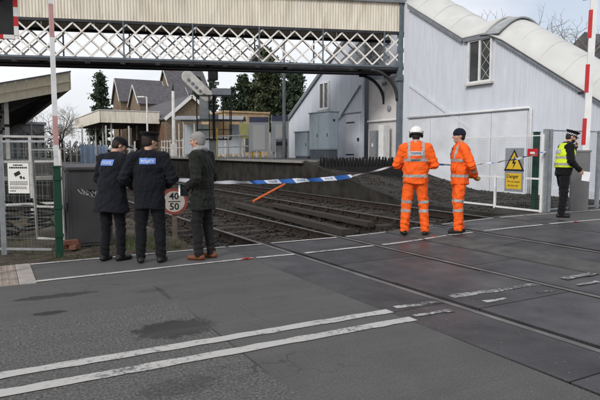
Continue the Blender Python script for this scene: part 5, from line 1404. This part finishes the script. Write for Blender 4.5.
    lo_ = (-.52,-.5,hem-.06); hi_ = (.52,.5,1.68)
    J = Field(lo_, hi_, .008)
    for t in torso: J.add(t, .05)
    for t in trap: J.add(t, .05)
    for a_, b_ in arms: J.add(a_, .04); J.add(b_, .02)
    J.add(cone(N-RL@np.array([0,0,.02]), N+RL@np.array([0,.012,.035 if not sp.get('scarf') else .02]), .078, .072), .03)
    J.ripple(folds(sp['seed'], .017, 15)); J.ripple(folds(sp['seed']+50, .007, 38))
    def elbow_fold(p):
        out = np.zeros(len(p))
        for s in (-1, 1):
            for c, ax in ((El[s], Wr[s]-Sh[s]), (Wr[s]-(Wr[s]-El[s])*.18, Wr[s]-El[s])):
                ax = ax/np.linalg.norm(ax); t = (p-c)@ax; out += .009*np.sin(t*95+p[:,0]*20)*np.exp(-((np.linalg.norm(p-c,axis=1))/.11)**2)
        return out
    J.ripple(elbow_fold)
    J.cut(lambda p: p[...,2]-hem-.012*np.sin(p[...,0]*14+sp['seed']))
    for s in (-1, 1):      # sleeves end at the wrist
        ax = (Wr[s]-El[s])/np.linalg.norm(Wr[s]-El[s]); W_ = Wr[s]
        J.cut(lambda p, W_=W_, ax=ax: np.where(np.linalg.norm(p-W_-ax*.05, axis=-1) < .13, -(((p-W_)@ax)-.012), 1.0))
    J.carve(cone(N+RL@np.array([0,0,.03]), N+RL@np.array([0,.01,.12]), .06, .075), .01)
    jk = link(sp.get('jname', 'jacket'), J.mesh('jacket', PM[sp['jacket']]), None, root)
    # ---- trousers
    T = Field((-.36,-.36,.0), (.36,.40,1.08), .008)
    T.add(cone(np.array([0,0,1.0]), np.array([0,0,.93]), .11*girth, .125*girth, 1.38, (1,0,0)), .03)
    lg = sp.get('leg', 1.0)
    for s in (-1, 1): T.add(cone(hp[s]*np.array([.98,1,1]), Kn[s], .098*girth, .076*lg), .025); T.add(cone(Kn[s], An[s]+np.array([0,.01,-.01]), .074*lg, .064*lg), .015)
    T.ripple(folds(sp['seed']+9, .015, 16)); T.ripple(folds(sp['seed']+19, .005, 40))
    def knee_fold(p):
        out = np.zeros(len(p))
        for s in (-1, 1):
            for c, sg_ in ((Kn[s], .10), (An[s]+np.array([0,0,.07]), .10)): out += .010*np.sin((p[:,2]-c[2])*75+p[:,0]*25+p[:,1]*18)*np.exp(-(np.linalg.norm(p-c,axis=1)/sg_)**2)
        return out
    T.ripple(knee_fold); T.cut(lambda p: p[...,2]-.045)
    tr_ = link('trousers', T.mesh('trousers', PM[sp['trousers']]), None, root)
    # ---- shoes
    for s in (-1, 1):
        yw = R(ft[s][2]); fw = np.array([-math.sin(yw), math.cos(yw), 0]); a = An[s]*np.array([1,1,0])
        B_ = Field(a+np.array([-.22,-.22,-.02]), a+np.array([.22,.26,.16]), .007)
        side_ = np.array([fw[1], -fw[0], 0])
        B_.add(cone(a-fw*.045+np.array([0,0,.035]), a+fw*.15+np.array([0,0,.028]), .038, .036, 1.12, side_), .02); B_.add(cone(a+np.array([0,0,.05]), a+np.array([0,0,.12]), .046, .046), .03); B_.add(cone(a+fw*.05+np.array([0,0,.05]), a+fw*.0+np.array([0,0,.09]), .034, .03), .03)
        B_.cut(lambda p: p[...,2]-.0); link('boot', B_.mesh('boot', PM[sp.get('shoes','boot')]), None, root)
    # ---- pieces laid on garments
    def tv(fs, p): return np.min([f[0](p) for f in fs], axis=0)
    def band(src, co, no, hw, keep, name, mt, off=.004, parent=None):
        bm = bmesh.new(); bm.from_mesh(src.data); no = Vector(no).normalized(); co = Vector(co)
        bmesh.ops.bisect_plane(bm, geom=bm.verts[:]+bm.edges[:]+bm.faces[:], plane_co=co+no*hw, plane_no=no, clear_outer=True)
        bmesh.ops.bisect_plane(bm, geom=bm.verts[:]+bm.edges[:]+bm.faces[:], plane_co=co-no*hw, plane_no=no, clear_inner=True)
        return finish(bm, keep, name, mt, off, parent or src)
    def finish(bm, keep, name, mt, off, parent):
        bm.faces.ensure_lookup_table()
        if len(bm.faces):
            c = np.array([f.calc_center_median()[:] for f in bm.faces]); nr = np.array([f.normal[:] for f in bm.faces]); kk = keep(c, nr)
            bmesh.ops.delete(bm, geom=[f for f, q in zip(bm.faces, kk) if not q], context='FACES')
        bm.normal_update(); vn = [(v, v.normal.copy()) for v in bm.verts]
        for v, n_ in vn: v.co += n_*off
        me_ = bpy.data.meshes.new(name); bm.to_mesh(me_); bm.free()
        if not len(me_.polygons): return None
        me_.polygons.foreach_set('use_smooth', [True]*len(me_.polygons)); return link(name, me_, mt, parent)
    def rect(src, x0, x1, z0, z1, back, name, mt, off=.005, parent=None):
        bm = bmesh.new(); bm.from_mesh(src.data)
        for co, no in (((x1,0,0),(1,0,0)),((x0,0,0),(-1,0,0)),((0,0,z1),(0,0,1)),((0,0,z0),(0,0,-1))):
            bmesh.ops.bisect_plane(bm, geom=bm.verts[:]+bm.edges[:]+bm.faces[:], plane_co=co, plane_no=no, clear_outer=True)
        sg_ = -1 if back else 1
        return finish(bm, lambda c, n_: (n_[:,1]*sg_ > .15) & (c[:,1]*sg_ > -.05), name, mt, off, parent or src)
    def back_text(src, txt, size, x, z, mt, name='lettering', off=.009, blocks=False):
        bvh = BVHTree.FromObject(src, bpy.context.evaluated_depsgraph_get()) if False else None
        bm = bmesh.new(); bm.from_mesh(src.data); bvh = BVHTree.FromBMesh(bm); bm.free()
        tm = text_mesh(txt, size, True)
        for v in tm.vertices:
            xx, zz = x+v.co.x, z+v.co.y; h_ = bvh.ray_cast(Vector((xx,-1,zz)), Vector((0,1,0)))
            v.co = Vector((xx, (h_[0].y if h_[0] else -.15)-off, zz))
        return link(name, tm, mt, src)
    near_torso = lambda c, n_: tv(torso+trap, c) < np.min([np.minimum(a_[0](c), b_[0](c)) for a_, b_ in arms], axis=0)-.004
    ctx = dict(root=root, jk=jk, tr=tr_, body=body, band=band, rect=rect, back_text=back_text, near_torso=near_torso, up=up, N=N, Sh=Sh, El=El, Wr=Wr, Kn=Kn, An=An, hp=hp, hd=hd_, RH=RH, HC=HCn, torso=torso, RL=RL)
    def headmesh(m, name, mt, smooth=True, parent=None):
        o = m.build(name, mt, parent or root, smooth=smooth); Mx = Matrix([[*RH[i], HCn[i]] for i in range(3)]+[[0,0,0,1]]); o.data.transform(Mx); return o
    def headfield(prims, cuts, name, mt, h=.006, carves=(), ripple=None):
        f = Field(HCn-.24, HCn+.24, h)
        for pr, kk in prims: f.add(pr, kk)
        if ripple: f.ripple(ripple)
        for c in cuts: f.cut(lambda p, c=c: c((p-HCn)@RH))
        for c in carves: f.carve(c)
        return link(name, f.mesh(name, mt), None, root)
    ctx['headmesh'] = headmesh; ctx['headfield'] = headfield
    return ctx

def add_hair(c, mt, thick=.010, back_low=-.085):
    E_ = ell(c['hd'](0,-.014,.030), (.078+thick,.096+thick,.088+thick), c['RH'])
    c['headfield']([(E_, .01), (ell(c['hd'](0,-.05,-.03), (.066+thick*.5,.055,.06), c['RH']), .03)], [lambda q: np.where(q[...,2] > .055, 1.0, .018-q[...,1]+np.maximum(0,q[...,2])*.8)*1.0, lambda q: q[...,2]-back_low], 'hair', PM[mt], ripple=folds(77, .003, 75))
def baseball_cap(c, mt):
    c['headfield']([(ell(c['hd'](0,-.012,.034), (.089,.108,.092), c['RH']), .01), (ell(c['hd'](0,.125,.040), (.068,.062,.009), c['RH']), .012)], [lambda q: q[...,2]-.028+.12*np.minimum(0,q[...,1])*.15], 'cap', PM[mt])
def beanie(c, mt):
    c['headfield']([(ell(c['hd'](0,-.014,.036), (.090,.108,.098), c['RH']), .01), (cone(c['hd'](0,-.012,.022), c['hd'](0,-.012,.045), .083, .083, 1.2, c['RH']@np.array([0,1,0])), .012)], [lambda q: q[...,2]-.008], 'beanie', PM[mt], ripple=lambda p: .002*np.sin(np.arctan2(p[:,0]-c['HC'][0], p[:,1]-c['HC'][1])*44))
def peaked_cap(c, chequer=True, white_top=False):
    m = MB(); m.lathe([(.088,.022),(.090,.068)], (0,-.012,0), 28, 1.0, 1.16); b = c['headmesh'](m, 'cap_band', PM['black'])
    m = MB(); m.lathe([(.090,.066),(.112,.092),(.124,.108),(.120,.117),(.07,.124),(.004,.126)], (0,-.010,0), 28, 1.0, 1.14); c['headmesh'](m, 'cap_crown', PM['helmet'] if white_top else PM['black'])
    m = MB(); n = 14; rg = []
    for i in range(n+1):
        t = R(-68)+R(136)*i/n; ci = (.089*math.sin(t), -.012+.103*math.cos(t)); ext = .055*math.cos(t*1.25)**.6 if abs(t*1.25) < PI/2 else 0
        ox, oy = ci[0]+math.sin(t)*ext*.6, ci[1]+ext; rg.append([(ci[0],ci[1],.030),(ox,oy,.014),(ox,oy,.010),(ci[0],ci[1],.025)])
    m.rings(rg); c['headmesh'](m, 'cap_peak', PM['boot'])
    if chequer:
        for row in range(2):
            m = MB(); nn = 30
            for i in range(nn):
                m.mi = (i+row) % 2
                t0, t1 = 2*PI*i/nn, 2*PI*(i+1)/nn; z0 = .030+.018*row; z1 = z0+.0175; rr_ = .0915
                P_ = lambda t, z: (rr_*math.cos(t), -.012+rr_*1.16*math.sin(t), z)
                m._add([P_(t0,z0),P_(t1,z0),P_(t1,z1),P_(t0,z1)], [(0,1,2,3)])
            c['headmesh'](m, 'chequer_row', [PM['patch_print'], PM['black']], False)
def beard(c, mt):
    c['headfield']([(ell(c['hd'](0,.030,-.060), (.060,.062,.060), c['RH']), .02), (ell(c['hd'](0,.064,-.092), (.030,.026,.026), c['RH']), .02)], [lambda q: -(q[...,2]+.030+.0*q[...,1]), lambda q: q[...,1]+.01], 'beard', PM[mt], carves=[ell(c['hd'](0,.098,-.058), (.020,.02,.007), c['RH'])], ripple=folds(31, .004, 70))
def helmet(c):
    c['headfield']([(ell(c['hd'](0,-.012,.045), (.106,.128,.098), c['RH']), .01), (cone(c['hd'](0,-.012,.030), c['hd'](0,-.012,.034), .104, .104, 1.22, c['RH']@np.array([0,1,0])), .006), (ell(c['hd'](0,.13,.030), (.075,.05,.008), c['RH']), .015), (cone(c['hd'](0,-.12,.09), c['hd'](0,.09,.125), .012, .012), .03)], [lambda q: q[...,2]-.024], 'helmet_shell', PM['helmet'])
    m = MB(); m.lathe([(.092,-.012),(.101,-.008),(.103,.026),(.094,.030)], (0,-.012,0), 28, 1.0, 1.18); c['headmesh'](m, 'harness_band', PM['boot'])
    for s in (-1, 1):
        f = c['headfield']([(ell(c['hd'](s*.095,-.012,-.012), (.022,.032,.042), c['RH']), .01)], [], 'ear_defender', PM['boot'])
        m = MB(); m.bar((s*.104,-.012,.0),(s*.112,-.012,.06), .012, .02); c['headmesh'](m, 'defender_arm', PM['boot'], False)
    m = MB(); m.bar((-.075,-.128,.018),(.02,-.135,.018), .012, .018); c['headmesh'](m, 'strap_dial', PM['boot'], False)
def police_patch(c, x=0.0):
    p = c['rect'](c['jk'], x-.105, x+.105, 1.348, 1.428, True, 'back_patch', PM['patch'])
    c['back_text'](c['jk'], 'POLICE', .052, x, 1.386, PM['patch_print'], off=.010)
def leg_bands(c, zs):
    for s in (-1, 1):
        for z in zs:
            a, b = (c['hp'][s], c['Kn'][s]) if z > c['Kn'][s][2] else (c['Kn'][s], c['An'][s]); t = (z-a[2])/(b[2]-a[2]); q = a+(b-a)*t; ax = (b-a)/np.linalg.norm(b-a)
            c['band'](c['tr'], q, ax, .024, lambda cc, n_, s=s: np.linalg.norm(cc-q, axis=1) < .13 if abs(q[0]) > .085 else (cc[:,0]*s > 0), 'leg_band', PM['retro'])
def sleeve_band(c, s, which, t):
    a, b = (c['Sh'][s], c['El'][s]) if which == 0 else (c['El'][s], c['Wr'][s]); q = a+(b-a)*t; ax = (b-a)/np.linalg.norm(b-a); nt_ = c['near_torso']
    c['band'](c['jk'], q, ax, .022, lambda cc, n_: (np.linalg.norm(cc-q, axis=1) < .11) & ~nt_(cc, n_), 'sleeve_band', PM['retro'])
def torso_band(c, z, hw=.024, mt='retro', name='reflective_band', src=None):
    q = np.array([0,0,z]); nt_ = c['near_torso']; c['band'](src or c['jk'], q, (0,0,1), hw, nt_ if src is None else (lambda cc, n_: cc[:,2] > 0), name, PM[mt])

# --- officer in a black baseball cap, bent over his notes
c1 = person('police officer in dark cap and navy jacket, bending over notes beside the cabinet', (1.42,7.80), 40, 1.70, dict(lean=9, seed=1, jacket='navy', trousers='navy_trouser', hem=.70, flare=.18, bulk=1.08, girth=1.08, feet=((-.11,-.03,10),(.10,.06,-18)),
    L=((-.27,.06,1.15),(-.14,.31,1.10)), R=((.26,.08,1.15),(.10,.33,1.10)), handL=dict(palm=(.4,.2,.8), curl=40), handR=dict(palm=(-.3,.2,.9), curl=45), head=(-42,24)))
add_hair(c1, 'dark_hair'); baseball_cap(c1, 'black'); police_patch(c1, -.01)
m = MB(); m.hexa([(-.15,.35,1.08),(.02,.35,1.08),(.02,.46,1.16),(-.15,.46,1.16),(-.15,.35,1.088),(.02,.35,1.088),(.02,.46,1.168),(-.15,.46,1.168)]); o = m.build('notebook', PM['paper'], label='white notebook held open by the officer in the dark cap', cat='notebook'); o.matrix_world = Matrix.Translation(c1['root'].location) @ Matrix.Rotation(R(40-90),4,'Z') @ Matrix.Scale(1.70/1.78,4)

# --- broad officer standing with his back turned
c2 = person('broad police officer seen from behind in dark jacket and plain flat cap', (1.84,7.44), 68, 1.73, dict(lean=2, seed=2, jacket='navy', trousers='navy_trouser', hem=.74, bulk=1.10, girth=1.08, shoulder=1.06, leg=1.08, feet=((-.13,.0,10),(.14,.0,-14)),
    L=((-.33,-.03,1.16),(-.24,.19,1.02)), R=((.33,-.02,1.16),(.22,.20,1.04)), handL=dict(palm=(.8,0,-.3), curl=45), handR=dict(palm=(-.8,0,-.3), curl=45), head=(-48,4)))
add_hair(c2, 'dark_hair'); peaked_cap(c2, False, False); police_patch(c2)

# --- grey-haired man in a long dark coat
c3 = person('grey-haired man in dark olive coat with grey scarf, dark trousers and brown shoes', (2.54,7.33), 132, 1.74, dict(lean=2, seed=3, jname='coat', jacket='olive', trousers='charcoal', hem=.70, flare=.150, bulk=1.08, shoes='brown', scarf=True, brow='grey_hair', feet=((-.10,.03,6),(.12,-.05,-4)),
    L=((-.28,-.06,1.15),(-.20,.15,1.00)), R=((.28,-.02,1.15),(.14,.20,1.05)), handL=dict(palm=(.7,0,-.4), curl=50), handR=dict(palm=(-.7,0,-.4), curl=50), head=(8,8)))
add_hair(c3, 'grey_hair', .012, -.10)
f = Field(c3['N']-.2, c3['N']+.2, .007)
for t in np.linspace(0, 2*PI, 14)[:-1]:
    q = c3['N']+np.array([.066*math.cos(t), .072*math.sin(t)+.008, .040+.012*math.sin(t*2)]); q2 = c3['N']+np.array([.066*math.cos(t+.49), .072*math.sin(t+.49)+.008, .040+.012*math.sin(t*2+.98)]); f.add(cone(q, q2, .036, .036), .015)
f.ripple(folds(5, .010, 40)); link('scarf', f.mesh('scarf', PM['scarf']), None, c3['root'])
c3['band'](c3['jk'], (0,0,1.02), (0,0,1), .018, c3['near_torso'], 'belt', PM['olive'], .008)
m = MB(); m.box(-.25,-.235,.10,.23,.90,1.06); o = m.build('folder', PM['black'], label='thin dark folder held at the waist by the grey-haired man', cat='folder', bevel=.003); m = MB(); m.box(-.256,-.251,.205,.23,.905,1.055); e_ = m.build('paper_edge', PM['paper'], o)
e_.location = (0,0,0); o.matrix_world = Matrix.Translation(c3['root'].location) @ Matrix.Rotation(R(132-90),4,'Z') @ Matrix.Scale(1.74/1.78,4)

# --- rail worker in white helmet, back view
ORG = dict(jacket='hivis', trousers='hivis', hem=.86, flare=.138, bulk=1.08, leg=1.14, girth=1.04)
c4 = person('rail worker in orange suit and white safety helmet, seen from behind', (6.44,7.50), 52, 1.86, dict(ORG, lean=1, seed=4, shoulder=1.04, feet=((-.17,.0,12),(.17,.02,-12)),
    L=((-.31,.0,1.17),(-.17,.24,1.12)), R=((.31,.0,1.17),(.17,.24,1.12)), handL=dict(palm=(.6,0,.5), curl=45), handR=dict(palm=(-.6,0,.5), curl=45), gloves=True, head=(-4,6)))
add_hair(c4, 'dark_hair', .006); helmet(c4)
c5 = person('rail worker in orange suit and navy beanie with hands clasped behind the back', (7.12,7.14), 152, 1.80, dict(ORG, lean=0, seed=5, shoulder=.95, hem=.84, feet=((-.10,.05,4),(.11,-.05,-8)),
    L=((-.29,-.11,1.17),(-.09,-.235,.99)), R=((.29,-.11,1.17),(.08,-.25,.97)), handL=dict(palm=(0,-.8,.3), curl=40), handR=dict(palm=(0,-.8,.3), curl=40), gloves=True, head=(4,2)))
add_hair(c5, 'dark_hair', .006); beanie(c5, 'beanie')
for c in (c4, c5):
    leg_bands(c, (.56, .40)); torso_band(c, .985); torso_band(c, 1.245)
    for s in (-1, 1):
        sleeve_band(c, s, 1, .40)
        if True:      # braces over the shoulders
            nt_ = c['near_torso']; c['band'](c['jk'], (s*.115,0,0), (1,0,0), .022, lambda cc, n_, nt_=nt_: (cc[:,2] > 1.26) & (cc[:,2] < 1.60) & nt_(cc, n_), 'shoulder_brace', PM['retro'], .0045)
c4['rect'](c4['jk'], -.092, .092, 1.315, 1.385, True, 'back_panel', PM['hiv_panel'], .006)
def blocks_on(c, z, h, x0, x1, mt, seed):
    r_ = random.Random(seed); x = x0; i = 0
    while x < x1-.01:
        w = r_.uniform(.010,.018)
        c['rect'](c['jk'], x, x+w, z-h*r_.uniform(.35,.5), z+h*r_.uniform(.35,.5), True, 'print', PM[mt], .009)
        x += w+.006
blocks_on(c4, 1.352, .045, -.08, .08, 'hiv_print', 1); blocks_on(c4, 1.245, .032, -.085, .085, 'hiv_print', 2)
# chest pocket flap and radio strap on the second worker
c5['rect'](c5['jk'], -.15, .02, 1.06, 1.20, False, 'pocket', PM['hivis'], .016)
c5['rect'](c5['jk'], .05, .10, 1.33, 1.46, False, 'radio', PM['boot'], .02)

# --- officer in flat cap and yellow vest
c6 = person('police officer in chequered flat cap and yellow vest holding white paper by the gate', (10.17,7.35), -34, 1.76, dict(lean=7, seed=6, jacket='black', trousers='navy_trouser', hem=.86, bulk=1.14, girth=1.10, leg=1.08, feet=((-.08,.05,6),(.11,-.04,-6)),
    L=((-.25,.17,1.20),(-.075,.255,1.44)), R=((.30,.03,1.16),(.22,.24,.98)), handL=dict(dir=(.55,.1,.75), palm=(.3,-.9,0), curl=35), handR=dict(dir=(-.05,.5,-.8), palm=(-.8,.0,-.1), curl=40), head=(-10,16)))
add_hair(c6, 'dark_hair', .006); peaked_cap(c6, True); beard(c6, 'dark_hair')
up6 = c6['up']; V_ = Field((-.36,-.34,.98), (.36,.36,1.62), .008)
for t in c6['torso']: V_.add(t, .05)
for s in (-1, 1): V_.add(cone(up6(.525,-.005,s*.05), c6['Sh'][s]*np.array([.82,1,1]), .066, .072), .05)
V_.d -= .016; V_.ripple(folds(16, .008, 18)); V_.cut(lambda p: p[...,2]-1.02); V_.cut(lambda p: 1.515-p[...,2])
for s in (-1, 1): V_.carve(cone(c6['Sh'][s]+np.array([s*.05,0,.02]), c6['Sh'][s]+np.array([s*.04,0,-.20]), .075, .07), .02)
V_.carve(cone(up6(.46,.14), up6(.60,.06), .02, .085), .02)
vs = link('vest', V_.mesh('vest', PM['yellow']), None, c6['root'])
for z in (1.09, 1.22): torso_band(c6, z, .024, 'retro', 'reflective_band', vs)
c6['rect'](vs, -.12, .12, 1.30, 1.38, True, 'back_panel', PM['hiv_panel'], .005)
c6['rect'](vs, -.13, -.05, 1.24, 1.40, False, 'radio', PM['boot'], .022); c6['rect'](vs, .05, .14, 1.12, 1.20, False, 'pouch', PM['boot'], .016)
m = MB()
for i in range(3):
    a = .10*i; m.hexa([(.17+.003*i,.30,.76+.004*i),(.19+.003*i,.44,.74),(.20+.003*i,.46,.93),(.18+.003*i,.31,.95),(.172+.003*i,.30,.76),(.192+.003*i,.44,.74),(.202+.003*i,.46,.93),(.182+.003*i,.31,.95)])
o = m.build('paper_sheet', PM['paper'], label='folded white paper held low by the officer in the yellow vest', cat='paper'); o.matrix_world = Matrix.Translation(c6['root'].location) @ Matrix.Rotation(R(-34-90),4,'Z') @ Matrix.Scale(1.76/1.78,4)
